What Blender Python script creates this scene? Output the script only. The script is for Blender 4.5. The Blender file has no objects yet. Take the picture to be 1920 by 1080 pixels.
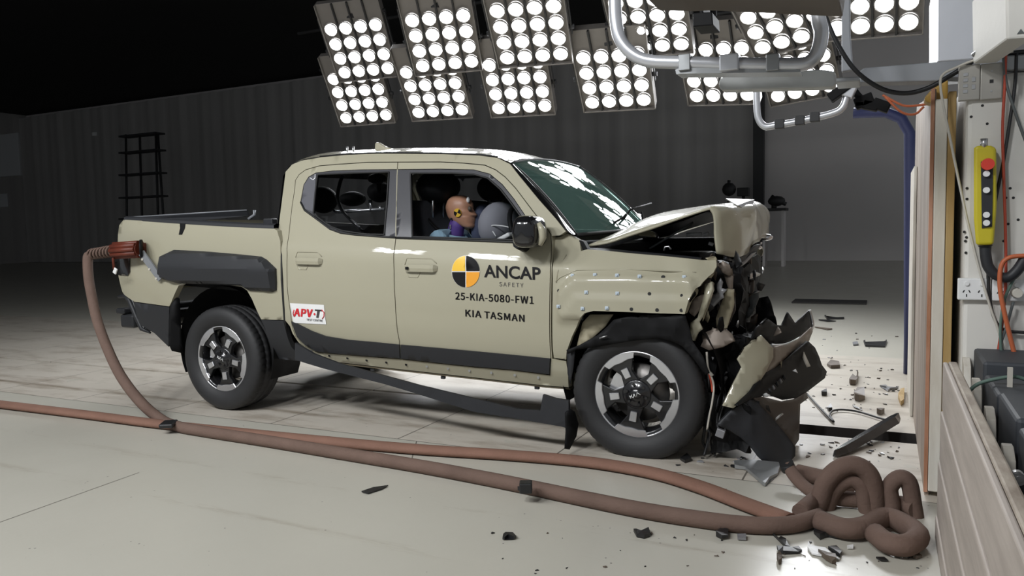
import bpy, bmesh, math, random
from mathutils import Vector, Matrix, geometry, noise

sc = bpy.context.scene
COL = sc.collection
R = random.Random(7)
rad = math.radians

# ------------------------------------------------------------------ camera
FPX = 1438.0
CAM = Vector((4.39, -5.01, 1.29))
YAW, PITCH, ROLL = rad(26.0), rad(-4.37), rad(-1.26)
_f = Vector((-math.sin(YAW)*math.cos(PITCH), math.cos(YAW)*math.cos(PITCH), math.sin(PITCH)))
_r0 = Vector((math.cos(YAW), math.sin(YAW), 0))
_u0 = _r0.cross(_f)
CR = math.cos(ROLL)*_r0 + math.sin(ROLL)*_u0
CU = -math.sin(ROLL)*_r0 + math.cos(ROLL)*_u0
CF = _f
cam = bpy.data.cameras.new('camera')
cam.sensor_width = 36.0
cam.lens = FPX/1920*36
cam.clip_end = 200
camo = bpy.data.objects.new('camera', cam)
COL.objects.link(camo)
camo.matrix_world = Matrix(((CR.x, CU.x, -CF.x, CAM.x), (CR.y, CU.y, -CF.y, CAM.y), (CR.z, CU.z, -CF.z, CAM.z), (0, 0, 0, 1)))
sc.camera = camo

# ------------------------------------------------------------------ world, exposure
sc.view_settings.view_transform = 'Standard'
sc.view_settings.look = 'None'
sc.view_settings.gamma = 1
sc.view_settings.use_curve_mapping = False
sc.view_settings.exposure = 0.0
w = bpy.data.worlds.new('dim hall')
sc.world = w
w.use_nodes = True
w.node_tree.nodes['Background'].inputs[0].default_value = (0.9, 0.95, 1, 1)
w.node_tree.nodes['Background'].inputs[1].default_value = 0.30

LENS_STRENGTH = 24.0
SPOT_FAR = 150.0
SPOT_NEAR = 470.0


# ------------------------------------------------------------------ helpers
def ray(u, v):
    return CF + CR*((u-960)/FPX) - CU*((v-540)/FPX)

def bp(u, v, axis, val):
    d = ray(u, v)
    return CAM + d*((val-CAM[axis])/d[axis])

def lerp(a, b, t):
    return a + (b-a)*t

def table(tab, x):
    if x <= tab[0][0]: return tab[0][1]
    for (x0, y0), (x1, y1) in zip(tab, tab[1:]):
        if x <= x1:
            return y0 + (y1-y0)*(x-x0)/(x1-x0)
    return tab[-1][1]

def smooth_table(tab, x):
    # Catmull-Rom through an evenly used table
    n = len(tab)
    if x <= tab[0][0]: return tab[0][1]
    if x >= tab[-1][0]: return tab[-1][1]
    for i in range(n-1):
        if x <= tab[i+1][0]:
            break
    x0, y0 = tab[i]; x1, y1 = tab[i+1]
    h = x1-x0; t = (x-x0)/h
    m0 = (y1-tab[i-1][1])/(x1-tab[i-1][0]) if i > 0 else (y1-y0)/h
    m1 = (tab[i+2][1]-y0)/(tab[i+2][0]-x0) if i+2 < n else (y1-y0)/h
    return (2*t**3-3*t*t+1)*y0 + (t**3-2*t*t+t)*h*m0 + (-2*t**3+3*t*t)*y1 + (t**3-t*t)*h*m1

def catmull(pts, n=8, closed=False):
    pts = [Vector(p) for p in pts]
    if len(pts) < 3: return pts
    out = []
    m = len(pts)
    rng = range(m if closed else m-1)
    for i in rng:
        if closed:
            a, b, c, d = pts[i-1], pts[i], pts[(i+1) % m], pts[(i+2) % m]
        else:
            b, c = pts[i], pts[i+1]
            a = pts[i-1] if i > 0 else b*2-c
            d = pts[i+2] if i+2 < m else c*2-b
        for k in range(n):
            t = k/n
            out.append(0.5*((2*b)+(c-a)*t+(2*a-5*b+4*c-d)*t*t+(3*b-a-3*c+d)*t**3))
    if not closed: out.append(pts[-1])
    return out


class MB:
    """collects shapes into one mesh"""
    def __init__(self):
        self.bm = bmesh.new()

    def box(self, c, s, rot=None, bevel=0.0):
        t = bmesh.new()
        bmesh.ops.create_cube(t, size=1)
        for v in t.verts:
            v.co = Vector((v.co.x*s[0], v.co.y*s[1], v.co.z*s[2]))
        if bevel > 0:
            bmesh.ops.bevel(t, geom=t.edges[:], offset=bevel, segments=2, affect='EDGES', profile=0.5)
        M = Matrix.Translation(Vector(c))
        if rot is not None: M = M @ rot
        self.add(t, M)
        return self

    def add(self, t, M=None):
        if M is not None: bmesh.ops.transform(t, matrix=M, verts=t.verts[:])
        me = bpy.data.meshes.new('tmp'); t.to_mesh(me); t.free()
        self.bm.from_mesh(me); bpy.data.meshes.remove(me)

    def tube(self, path, r, seg=10, caps=True, closed=False, squash=1.0):
        path = [Vector(p) for p in path]
        n = len(path)
        rings = []
        up = Vector((0, 0, 1))
        prev = None
        for i, p in enumerate(path):
            if closed:
                t = path[(i+1) % n]-path[i-1]
            else:
                t = path[min(i+1, n-1)]-path[max(i-1, 0)]
            if t.length < 1e-9: t = Vector((1, 0, 0))
            t.normalize()
            if prev is None:
                a = up if abs(t.dot(up)) < 0.95 else Vector((1, 0, 0))
                nx = t.cross(a).normalized()
            else:
                nx = (prev - t*prev.dot(t)).normalized()
            prev = nx
            ny = t.cross(nx)
            rr = r[i] if isinstance(r, (list, tuple)) else r
            rings.append([self.bm.verts.new(p+nx*math.cos(q)*rr+ny*math.sin(q)*rr*squash) for q in [2*math.pi*k/seg for k in range(seg)]])
        m = n if closed else n-1
        for i in range(m):
            a, b = rings[i], rings[(i+1) % n]
            for k in range(seg):
                f = self.bm.faces.new((a[k], a[(k+1) % seg], b[(k+1) % seg], b[k])); f.smooth = True
        if caps and not closed:
            self.bm.faces.new(rings[0][::-1]); self.bm.faces.new(rings[-1])
        return self

    def cyl(self, a, b, r, seg=20, r2=None):
        a, b = Vector(a), Vector(b)
        return self.tube([a, b], [r, r if r2 is None else r2], seg)

    def lathe(self, prof, M, seg=48, rmod=None):
        # prof: list of (axial, radius) along local Z, revolved
        rings = []
        for j, (h, r) in enumerate(prof):
            ring = []
            for k in range(seg):
                q = 2*math.pi*k/seg
                rr = r if rmod is None else rmod(j, k, r)
                ring.append(self.bm.verts.new(M @ Vector((rr*math.cos(q), rr*math.sin(q), h))))
            rings.append(ring)
        for a, b in zip(rings, rings[1:]):
            for k in range(seg):
                f = self.bm.faces.new((a[k], a[(k+1) % seg], b[(k+1) % seg], b[k])); f.smooth = True
        return self

    def prism(self, poly, M, depth):
        # poly in local xy, extruded along local z by depth
        a = [self.bm.verts.new(M @ Vector((x, y, 0))) for x, y in poly]
        b = [self.bm.verts.new(M @ Vector((x, y, depth))) for x, y in poly]
        n = len(a)
        self.bm.faces.new(a[::-1]); self.bm.faces.new(b)
        for i in range(n):
            self.bm.faces.new((a[i], a[(i+1) % n], b[(i+1) % n], b[i]))
        return self

    def grid(self, pts, smooth=True):
        # pts[i][j] -> quads
        vs = [[self.bm.verts.new(Vector(p)) for p in row] for row in pts]
        for i in range(len(vs)-1):
            for j in range(len(vs[0])-1):
                f = self.bm.faces.new((vs[i][j], vs[i][j+1], vs[i+1][j+1], vs[i+1][j])); f.smooth = smooth
        return self

    def ico(self, c, r, sub=2, scale=(1, 1, 1), jitter=0.0):
        t = bmesh.new()
        bmesh.ops.create_icosphere(t, subdivisions=sub, radius=r)
        for v in t.verts:
            j = 1 + (R.uniform(-jitter, jitter) if jitter else 0)
            v.co = Vector((v.co.x*scale[0]*j, v.co.y*scale[1]*j, v.co.z*scale[2]*j))
        for f in t.faces: f.smooth = jitter == 0
        self.add(t, Matrix.Translation(Vector(c)))
        return self

    def build(self, name, mat, parent=None, smooth=None, recalc=True, loc=None):
        if recalc: bmesh.ops.recalc_face_normals(self.bm, faces=self.bm.faces[:])
        me = bpy.data.meshes.new(name)
        if loc is not None:
            for v in self.bm.verts: v.co -= Vector(loc)
        self.bm.to_mesh(me); self.bm.free()
        if smooth is not None:
            for p in me.polygons: p.use_smooth = smooth
        me.materials.append(mat)
        o = bpy.data.objects.new(name, me)
        COL.objects.link(o)
        if loc is not None: o.location = loc
        if parent is not None: o.parent = parent
        return o


def tag(o, label=None, cat=None, group=None, kind=None):
    if label: o['label'] = label
    if cat: o['category'] = cat
    if group: o['group'] = group
    if kind: o['kind'] = kind
    return o

def empty(name, loc=(0, 0, 0)):
    o = bpy.data.objects.new(name, None)
    o.empty_display_size = 0.1
    o.location = loc
    COL.objects.link(o)
    return o

def keep(o, root):
    """parent o under a root that is not at the origin, keeping world coordinates"""
    o.parent = root
    o.matrix_parent_inverse = Matrix.Translation(-Vector(root.location))
    return o

def bevel(o, wdt=0.004, seg=2, ang=35):
    m = o.modifiers.new('bevel', 'BEVEL')
    m.width = wdt; m.segments = seg; m.limit_method = 'ANGLE'; m.angle_limit = rad(ang)
    return o


# ------------------------------------------------------------------ materials
def principled(name, col, rough=0.5, metal=0.0, var=0.0, vscale=6.0, bump=0.0, bscale=80.0, coat=0.0, spec=0.5, sheen=0):
    m = bpy.data.materials.new(name)
    m.use_nodes = True
    nt = m.node_tree
    b = nt.nodes['Principled BSDF']
    b.inputs['Base Color'].default_value = (*col, 1)
    b.inputs['Roughness'].default_value = rough
    b.inputs['Metallic'].default_value = metal
    b.inputs['Coat Weight'].default_value = coat
    b.inputs['Coat Roughness'].default_value = 0.03
    b.inputs['Specular IOR Level'].default_value = spec
    tc = nt.nodes.new('ShaderNodeTexCoord')
    if var > 0:
        n = nt.nodes.new('ShaderNodeTexNoise'); n.inputs['Scale'].default_value = vscale; n.inputs['Detail'].default_value = 6
        nt.links.new(tc.outputs['Object'], n.inputs['Vector'])
        mx = nt.nodes.new('ShaderNodeMix'); mx.data_type = 'RGBA'
        mx.inputs['A'].default_value = (*[c*(1-var) for c in col], 1)
        mx.inputs['B'].default_value = (*[min(1, c*(1+var)) for c in col], 1)
        nt.links.new(n.outputs['Fac'], mx.inputs['Factor'])
        nt.links.new(mx.outputs['Result'], b.inputs['Base Color'])
    if bump > 0:
        n2 = nt.nodes.new('ShaderNodeTexNoise'); n2.inputs['Scale'].default_value = bscale; n2.inputs['Detail'].default_value = 4
        nt.links.new(tc.outputs['Object'], n2.inputs['Vector'])
        bu = nt.nodes.new('ShaderNodeBump'); bu.inputs['Strength'].default_value = bump; bu.inputs['Distance'].default_value = 0.01
        nt.links.new(n2.outputs['Fac'], bu.inputs['Height'])
        nt.links.new(bu.outputs['Normal'], b.inputs['Normal'])
    return m

def emission(name, col, s):
    m = bpy.data.materials.new(name); m.use_nodes = True
    nt = m.node_tree; nt.nodes.clear()
    e = nt.nodes.new('ShaderNodeEmission'); e.inputs[0].default_value = (*col, 1); e.inputs[1].default_value = s
    o = nt.nodes.new('ShaderNodeOutputMaterial'); nt.links.new(e.outputs[0], o.inputs[0])
    return m

def glass(name, tint, refl_rough=0.0, ior=1.5):
    m = bpy.data.materials.new(name); m.use_nodes = True
    nt = m.node_tree; nt.nodes.clear()
    t = nt.nodes.new('ShaderNodeBsdfTransparent'); t.inputs[0].default_value = (*tint, 1)
    g = nt.nodes.new('ShaderNodeBsdfGlossy'); g.inputs['Roughness'].default_value = refl_rough
    fr = nt.nodes.new('ShaderNodeFresnel'); fr.inputs[0].default_value = ior
    mx = nt.nodes.new('ShaderNodeMixShader')
    o = nt.nodes.new('ShaderNodeOutputMaterial')
    nt.links.new(fr.outputs[0], mx.inputs[0]); nt.links.new(t.outputs[0], mx.inputs[1]); nt.links.new(g.outputs[0], mx.inputs[2])
    nt.links.new(mx.outputs[0], o.inputs[0])
    return m

M = {}
M['paint'] = principled('khaki car paint', (0.36, 0.337, 0.247), 0.5, 0, 0.015, 3, coat=0.75, spec=.3)
M['paint_bare'] = principled('khaki inner paint', (0.36, 0.32, 0.22), 0.6, 0, 0.15, 9)
M['primer'] = principled('brown grey primer metal', (0.20, 0.165, 0.135), 0.5, 0.3, 0.25, 14)
M['clad'] = principled('charcoal moulded plastic', (0.024, 0.025, 0.028), 0.5, 0, 0.1, 40, 0.06, 400, spec=.4)
M['black'] = principled('black plastic', (0.008, 0.008, 0.0085), 0.6, 0, 0.2, 20, spec=0.15)
M['gloss_black'] = principled('gloss black', (0.008, 0.008, 0.009), 0.12, 0, coat=0.6)
M['dark_brown'] = principled('dark brown scuffed plastic', (0.06, 0.045, 0.035), 0.4, 0, 0.25, 10, spec=.35)
M['interior'] = principled('dark grey cabin trim', (0.035, 0.036, 0.04), 0.8, 0, 0.2, 12, 0.1, 200)
M['seat'] = principled('charcoal seat cloth', (0.028, 0.03, 0.036), 0.9, 0, 0.2, 30, 0.15, 300)
M['pillar'] = principled('satin dark grey door pillar', (0.045, 0.045, 0.051), 0.35, 0, 0.05, 10)
M['quarter'] = principled('quarter panel with painted reflection', (0.13, 0.13, 0.145), 0.15, 0, coat=0.5)  # grey made lighter to paint in a reflection on the panel
M['rubber'] = principled('tyre rubber', (0.019, 0.019, 0.02), 0.62, 0, 0.15, 15, 0.08, 120)
M['seal'] = principled('black seal', (0.01, 0.01, 0.01), 0.6)
M['alloy'] = principled('machined alloy', (0.72, 0.72, 0.74), 0.25, 0.85, 0.05, 30)
M['alloy_black'] = principled('black painted alloy', (0.011, 0.011, 0.012), 0.22, 0, coat=0.4)
M['steel'] = principled('brushed steel', (0.48, 0.48, 0.48), 0.35, 0.9, 0.15, 20)
M['disc'] = principled('brake disc steel', (0.20, 0.19, 0.18), 0.45, 0.8, 0.1, 20)
M['white'] = principled('white plastic', (0.78, 0.78, 0.77), 0.45)
M['ink'] = principled('black vinyl lettering', (0.006, 0.0055, 0.0065), 0.55, spec=.2)
M['grey_ink'] = principled('grey vinyl lettering', (0.06, 0.056, 0.055), 0.45)
M['yellow_vinyl'] = principled('yellow vinyl', (0.85, 0.52, 0.05), 0.35)
M['orange_vinyl'] = principled('orange vinyl', (0.80, 0.34, 0.03), 0.35)
M['red_ink'] = principled('red sticker ink', (0.62, 0.02, 0.03), 0.4)
M['side_glass'] = glass('side window glass', (0.80, 0.81, 0.82))
M['wind_glass'] = glass('tinted windscreen glass with painted green haze', (0.55, 0.78, 0.70), 0.015, 1.7)
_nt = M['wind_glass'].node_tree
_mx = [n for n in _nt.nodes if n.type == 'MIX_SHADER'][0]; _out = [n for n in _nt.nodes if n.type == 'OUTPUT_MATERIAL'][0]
_df = _nt.nodes.new('ShaderNodeBsdfDiffuse'); _df.inputs[0].default_value = (0.26, 0.46, 0.40, 1)  # green diffuse layer paints reflected haze onto the screen
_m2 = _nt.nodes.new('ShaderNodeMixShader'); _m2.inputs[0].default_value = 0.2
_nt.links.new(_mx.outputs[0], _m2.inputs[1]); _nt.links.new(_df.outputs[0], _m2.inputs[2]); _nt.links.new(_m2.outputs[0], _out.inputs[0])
M['skin'] = principled('tan dummy vinyl', (0.52, 0.27, 0.17), 0.42, 0, 0.08, 12, 0.04, 60)
M['purple'] = principled('purple dummy neck', (0.12, 0.06, 0.30), 0.6)
M['blue_cloth'] = principled('pale blue shirt cloth', (0.38, 0.58, 0.72), 0.85, 0, 0.15, 25)
M['airbag'] = principled('pale airbag fabric', (0.26, 0.26, 0.29), 0.85, 0, 0.06, 10)
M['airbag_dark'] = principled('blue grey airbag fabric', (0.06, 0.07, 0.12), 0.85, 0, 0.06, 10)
M['hose'] = principled('dusty brown hose', (0.15, 0.10, 0.08), 0.85, 0, 0.25, 6, 0.3, 60, spec=.2)
M['hose_red'] = principled('faded red brown hose', (0.225, 0.125, 0.092), 0.85, 0, 0.25, 4, 0.3, 60, spec=.2)
M['orange_red'] = principled('worn orange red plastic', (0.12, 0.022, 0.009), 0.5, 0, 0.35, 14)
M['housing'] = principled('lamp bank grey housing', (0.19, 0.175, 0.16), 0.5, 0.2, 0.1, 8)
M['fin'] = principled('lamp bank dark divider', (0.015, 0.015, 0.016), 0.5)
M['lens'] = emission('lit lamp lens', (0.93, 0.96, 1.0), LENS_STRENGTH)
M['lens_ring'] = principled('lamp reflector rim', (0.5, 0.48, 0.45), 0.3, 0.9)
M['gal'] = principled('galvanised steel', (0.33, 0.34, 0.345), 0.42, 0.6, 0.12, 9)
M['grey_paint'] = principled('grey painted steel', (0.22, 0.23, 0.245), 0.5, 0.1, 0.1, 5)
M['arm'] = principled('dull galvanised arm', (0.46, 0.47, 0.46), 0.5, 0.1, 0.1, 7)
M['tube'] = principled('white aluminium tube', (0.62, 0.63, 0.66), 0.3, 0.5, 0.06, 7)
M['tan_panel'] = principled('tan underside panel', (0.11, 0.088, 0.066), 0.6, 0, 0.15, 4)
M['cable'] = principled('black cable', (0.018, 0.018, 0.019), 0.5)
M['cable_grey'] = principled('grey cable', (0.10, 0.11, 0.11), 0.5)
M['cable_white'] = principled('off white cord', (0.52, 0.49, 0.43), 0.6)
M['cable_red'] = principled('red cord', (0.42, 0.06, 0.03), 0.55)
M['cable_orange'] = principled('orange cord', (0.48, 0.12, 0.045), 0.5)
M['cable_green'] = principled('green grey cord', (0.10, 0.16, 0.13), 0.55)
M['pendant'] = principled('yellow control casing', (0.55, 0.46, 0.02), 0.45, 0, 0.08, 14)
M['red'] = principled('red button', (0.65, 0.05, 0.03), 0.4)
M['battery'] = principled('dark slate case', (0.045, 0.05, 0.058), 0.6, 0, 0.12, 8)
M['blue_frame'] = principled('dark blue steel', (0.02, 0.026, 0.09), 0.6)
M['yellow_steel'] = principled('ochre yellow steel', (0.45, 0.27, 0.05), 0.55, 0, 0.15, 8)
M['dark_metal'] = principled('dark structural steel', (0.03, 0.03, 0.031), 0.6, 0.2)
M['plate'] = principled('worn steel switch plate', (0.42, 0.40, 0.36), 0.4, 0.5, 0.08, 20)
M['frag_black'] = principled('black plastic fragments', (0.014, 0.014, 0.015), 0.4)
M['frag_grey'] = principled('grey fragments', (0.25, 0.25, 0.26), 0.4, 0.3)
M['frag_brown'] = principled('brown fragments', (0.10, 0.075, 0.055), 0.5)
M['mat_dark'] = principled('dark floor mat', (0.03, 0.028, 0.027), 0.8)


def floor_material():
    m = bpy.data.materials.new('painted concrete floor'); m.use_nodes = True
    nt = m.node_tree; N = nt.nodes; L = nt.links
    b = N['Principled BSDF']
    geo = N.new('ShaderNodeNewGeometry'); sep = N.new('ShaderNodeSeparateXYZ')
    L.new(geo.outputs['Position'], sep.inputs[0])
    def math_(op, a, c=None, d=None):
        n = N.new('ShaderNodeMath'); n.operation = op
        for i, q in enumerate((a, c, d)):
            if q is None: continue
            if isinstance(q, (int, float)): n.inputs[i].default_value = q
            else: L.new(q, n.inputs[i])
        return n.outputs[0]
    def nz(scale, detail=5, stretch=None, rough=0.6):
        n = N.new('ShaderNodeTexNoise'); n.inputs['Scale'].default_value = scale; n.inputs['Detail'].default_value = detail
        n.inputs['Roughness'].default_value = rough
        if stretch:
            mp = N.new('ShaderNodeMapping'); mp.inputs['Scale'].default_value = stretch
            L.new(geo.outputs['Position'], mp.inputs[0]); L.new(mp.outputs[0], n.inputs['Vector'])
        else: L.new(geo.outputs['Position'], n.inputs['Vector'])
        return n.outputs['Fac']
    def mix(fac, a, c):
        n = N.new('ShaderNodeMix'); n.data_type = 'RGBA'
        if isinstance(fac, (int, float)): n.inputs['Factor'].default_value = fac
        else: L.new(fac, n.inputs['Factor'])
        for k, q in (('A', a), ('B', c)):
            if isinstance(q, tuple): n.inputs[k].default_value = (*q, 1)
            else: L.new(q, n.inputs[k])
        return n.outputs['Result']
    def ramp(f, a, c):
        n = N.new('ShaderNodeMapRange'); n.inputs['From Min'].default_value = a; n.inputs['From Max'].default_value = c
        L.new(f, n.inputs['Value']); return n.outputs[0]
    base = mix(nz(0.8), (0.47, 0.45, 0.385), (0.53, 0.51, 0.445))
    plate = mix(nz(1.6, 8), (0.50, 0.455, 0.385), (0.63, 0.585, 0.515))
    y = sep.outputs['Y']; x = sep.outputs['X']
    inplate = math_('MULTIPLY', math_('GREATER_THAN', y, -1.1), math_('LESS_THAN', y, 3.0))
    col = mix(inplate, base, plate)
    # brown wheel stains running along the track
    st = math_('MULTIPLY', ramp(nz(1.5, 9, (0.7, 2.6, 1), 0.72), 0.50, 0.70), inplate)
    col = mix(math_('MULTIPLY', st, 0.75), col, (0.22, 0.17, 0.12))
    band = math_('SUBTRACT', 1.0, math_('DIVIDE', math_('ABSOLUTE', math_('ADD', y, 0.78)), 0.06))
    band = math_('MULTIPLY', math_('MAXIMUM', band, 0.0), ramp(nz(3.0, 6, (0.6, 2, 1)), 0.35, 0.6))
    col = mix(math_('MULTIPLY', band, 0.85), col, (0.15, 0.105, 0.06))
    for yb_, hw_, st_ in ((-1.95, .05, .5), (-2.42, .045, .55), (0.55, .05, .6), (1.3, .06, .5)):
        bd = math_('SUBTRACT', 1.0, math_('DIVIDE', math_('ABSOLUTE', math_('SUBTRACT', y, math_('ADD', yb_, math_('MULTIPLY', x, -0.02)))), hw_))
        bd = math_('MULTIPLY', math_('MAXIMUM', bd, 0.0), ramp(nz(2.0+yb_*.3, 8, (0.8, 5, 1), 0.75), 0.5, 0.66))
        col = mix(math_('MULTIPLY', bd, st_), col, (0.20, 0.15, 0.10))
    # faint scuffs on the near floor
    sc1 = ramp(nz(2.2, 10, (0.5, 4.5, 1), 0.75), 0.66, 0.74)
    col = mix(math_('MULTIPLY', sc1, 0.5), col, (0.26, 0.21, 0.15))
    patch = ramp(nz(5, 6), 0.62, 0.66)
    col = mix(math_('MULTIPLY', math_('MULTIPLY', patch, inplate), 0.35), col, (0.42, 0.42, 0.36))
    # seams across the plates every 1.03 m and two on the slab
    fx = math_('SUBTRACT', math_('ABSOLUTE', math_('SUBTRACT', math_('FRACT', math_('DIVIDE', math_('SUBTRACT', x, 0.62), 1.045)), 0.5)), 0.4955)
    seam = math_('MULTIPLY', math_('GREATER_THAN', fx, 0.0), inplate)
    e1 = math_('LESS_THAN', math_('ABSOLUTE', math_('ADD', y, 1.1)), 0.004)
    e2 = math_('LESS_THAN', math_('ABSOLUTE', math_('SUBTRACT', math_('SUBTRACT', x, 1.2), math_('MULTIPLY', y, -0.55))), 0.004)
    e2 = math_('MULTIPLY', math_('MULTIPLY', e2, math_('LESS_THAN', y, -1.1)), math_('GREATER_THAN', y, -1.6))
    e3 = math_('MULTIPLY', math_('LESS_THAN', math_('ABSOLUTE', math_('SUBTRACT', x, math_('ADD', 0.6, math_('MULTIPLY', y, -0.05)))), 0.004), math_('LESS_THAN', y, -2.2))
    lines = math_('MAXIMUM', math_('MAXIMUM', seam, e1), math_('MAXIMUM', e2, e3))
    col = mix(math_('MULTIPLY', lines, 0.8), col, (0.06, 0.05, 0.04))
    # tyre scratches on the left
    v = N.new('ShaderNodeTexVoronoi'); v.inputs['Scale'].default_value = 22
    L.new(geo.outputs['Position'], v.inputs['Vector'])
    spk = math_('MULTIPLY', math_('LESS_THAN', v.outputs['Distance'], 0.10), math_('GREATER_THAN', nz(4.3), 0.60))
    col = mix(math_('MULTIPLY', spk, 0.75), col, (0.06, 0.055, 0.05))
    L.new(col, b.inputs['Base Color'])
    rr = N.new('ShaderNodeMapRange'); rr.inputs['To Min'].default_value = 0.24; rr.inputs['To Max'].default_value = 0.44
    L.new(nz(2.5, 6), rr.inputs['Value']); L.new(rr.outputs[0], b.inputs['Roughness'])
    bu = N.new('ShaderNodeBump'); bu.inputs['Strength'].default_value = 0.12; bu.inputs['Distance'].default_value = 0.01
    L.new(nz(14, 6), bu.inputs['Height']); L.new(bu.outputs[0], b.inputs['Normal'])
    return m

def wood(name, a, c, scale=(1.2, 1.2, 14), rough=0.7):
    m = bpy.data.materials.new(name); m.use_nodes = True
    nt = m.node_tree; N = nt.nodes; L = nt.links; b = N['Principled BSDF']
    tc = N.new('ShaderNodeTexCoord'); mp = N.new('ShaderNodeMapping'); mp.inputs['Scale'].default_value = scale
    n = N.new('ShaderNodeTexNoise'); n.inputs['Scale'].default_value = 3; n.inputs['Detail'].default_value = 8; n.inputs['Roughness'].default_value = 0.65
    cr = N.new('ShaderNodeMix'); cr.data_type = 'RGBA'
    cr.inputs['A'].default_value = (*a, 1); cr.inputs['B'].default_value = (*c, 1)
    mr = N.new('ShaderNodeMapRange'); mr.inputs['From Min'].default_value = 0.35; mr.inputs['From Max'].default_value = 0.65
    L.new(tc.outputs['Object'], mp.inputs[0]); L.new(mp.outputs[0], n.inputs['Vector'])
    L.new(n.outputs['Fac'], mr.inputs['Value']); L.new(mr.outputs[0], cr.inputs['Factor']); L.new(cr.outputs['Result'], b.inputs['Base Color'])
    b.inputs['Roughness'].default_value = rough
    bu = N.new('ShaderNodeBump'); bu.inputs['Strength'].default_value = 0.15; bu.inputs['Distance'].default_value = 0.01
    L.new(n.outputs['Fac'], bu.inputs['Height']); L.new(bu.outputs[0], b.inputs['Normal'])
    return m

def curtain(name, a, c):
    m = bpy.data.materials.new(name); m.use_nodes = True
    nt = m.node_tree; N = nt.nodes; L = nt.links; b = N['Principled BSDF']
    tc = N.new('ShaderNodeTexCoord')
    mp = N.new('ShaderNodeMapping'); mp.inputs['Scale'].default_value = (1, 1, 0.02)
    L.new(tc.outputs['Object'], mp.inputs[0])
    n = N.new('ShaderNodeTexNoise'); n.inputs['Scale'].default_value = 2.4; n.inputs['Detail'].default_value = 5
    L.new(mp.outputs[0], n.inputs['Vector'])
    mx = N.new('ShaderNodeMix'); mx.data_type = 'RGBA'; mx.inputs['A'].default_value = (*a, 1); mx.inputs['B'].default_value = (*c, 1)
    L.new(n.outputs['Fac'], mx.inputs['Factor']); L.new(mx.outputs['Result'], b.inputs['Base Color'])
    b.inputs['Roughness'].default_value = 0.85
    return m

M['floor'] = floor_material()
M['ply'] = wood('plywood facing', (0.27, 0.21, 0.165), (0.43, 0.36, 0.30), (2, 2, 0.25))
M['ply_edge'] = wood('whitewashed board edge', (0.55, 0.50, 0.42), (0.72, 0.69, 0.62), (3, 3, 0.4))
M['ply_rust'] = wood('orange brown board edge', (0.30, 0.12, 0.05), (0.55, 0.30, 0.20), (4, 4, 0.6))
M['ochre'] = wood('ochre stained board', (0.34, 0.21, 0.07), (0.45, 0.32, 0.14), (3, 3, 0.3))
M['board'] = wood('grey timber board', (0.36, 0.31, 0.27), (0.48, 0.42, 0.37), (3, 0.5, 5))
M['board_top'] = wood('dusty timber top', (0.20, 0.155, 0.115), (0.42, 0.36, 0.29), (5, 1.2, 3))
M['concrete'] = principled('off white painted block', (0.70, 0.68, 0.63), 0.6, 0, 0.05, 3, 0.06, 40)
M['wall'] = principled('grey hall wall', (0.62, 0.59, 0.58), 0.75, 0, 0.05, 0.5)
M['curtain'] = curtain('charcoal pleated curtain', (0.30, 0.29, 0.285), (0.47, 0.455, 0.44))
M['ceiling'] = principled('black ceiling', (0.008, 0.008, 0.008), 0.9)
M['slot'] = principled('dark track slot', (0.03, 0.025, 0.022), 0.7, 0, 0.3, 5)

# ------------------------------------------------------------------ setting
def struct(name, mb, mat, **k):
    o = mb.build(name, mat, **k); o['kind'] = 'structure'; return o

SL0, SL1 = -0.08, 0.16     # the tow slot along the track
fl = MB()
for (y0, y1) in ((-9, SL0), (SL1, 23.0)):
    fl.grid([[(-40, y0, 0), (9, y0, 0)], [(-40, y1, 0), (9, y1, 0)]], smooth=False)
struct('floor', fl, M['floor'], recalc=False)
s = MB()
s.box((-15.5, (SL0+SL1)/2, -0.12), (49, SL1-SL0, 0.02))
s.box((-15.5, SL0-0.01, -0.065), (49, 0.02, 0.128)); s.box((-15.5, SL1+0.01, -0.065), (49, 0.02, 0.128))
struct('trim_1', s, M['slot'])
cov = MB(); cov.box((-18.4, 0.1225, -0.0101), (44.4, 0.075, 0.02)); cov.box((-18.4, -0.02, -0.0101), (44.4, 0.12, 0.02))
struct('trim_2', cov, M['floor'])
wb = MB(); wb.box((-5, 23.1, 4.2), (72, 0.2, 8.4)); struct('wall_back', wb, M['wall'])
cu = MB()
rows = []
for z in (0.02, 8.2):
    rows.append([(x*0.22-40, 22.55+0.045*math.sin(x*1.9)+0.04*math.sin(x*0.73), z) for x in range(0, 184)])
cu.grid(rows); cu_o = cu.build('wall_curtain', M['curtain']); cu_o['kind'] = 'structure'
wl = MB(); wl.box((-40.1, 7, 4.2), (0.2, 33, 8.4)); struct('wall_left', wl, M['curtain'])
ce = MB(); ce.box((-15.5, 7, 8.5), (50, 33, 0.2)); struct('ceiling', ce, M['ceiling'])
po = MB(); po.box((bp(1423, 240, 1, 22.3).x, 22.3, 4.2), (0.34, 0.3, 8.4)); struct('trim_3', po, M['dark_metal'])

exec_parts = []

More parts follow.
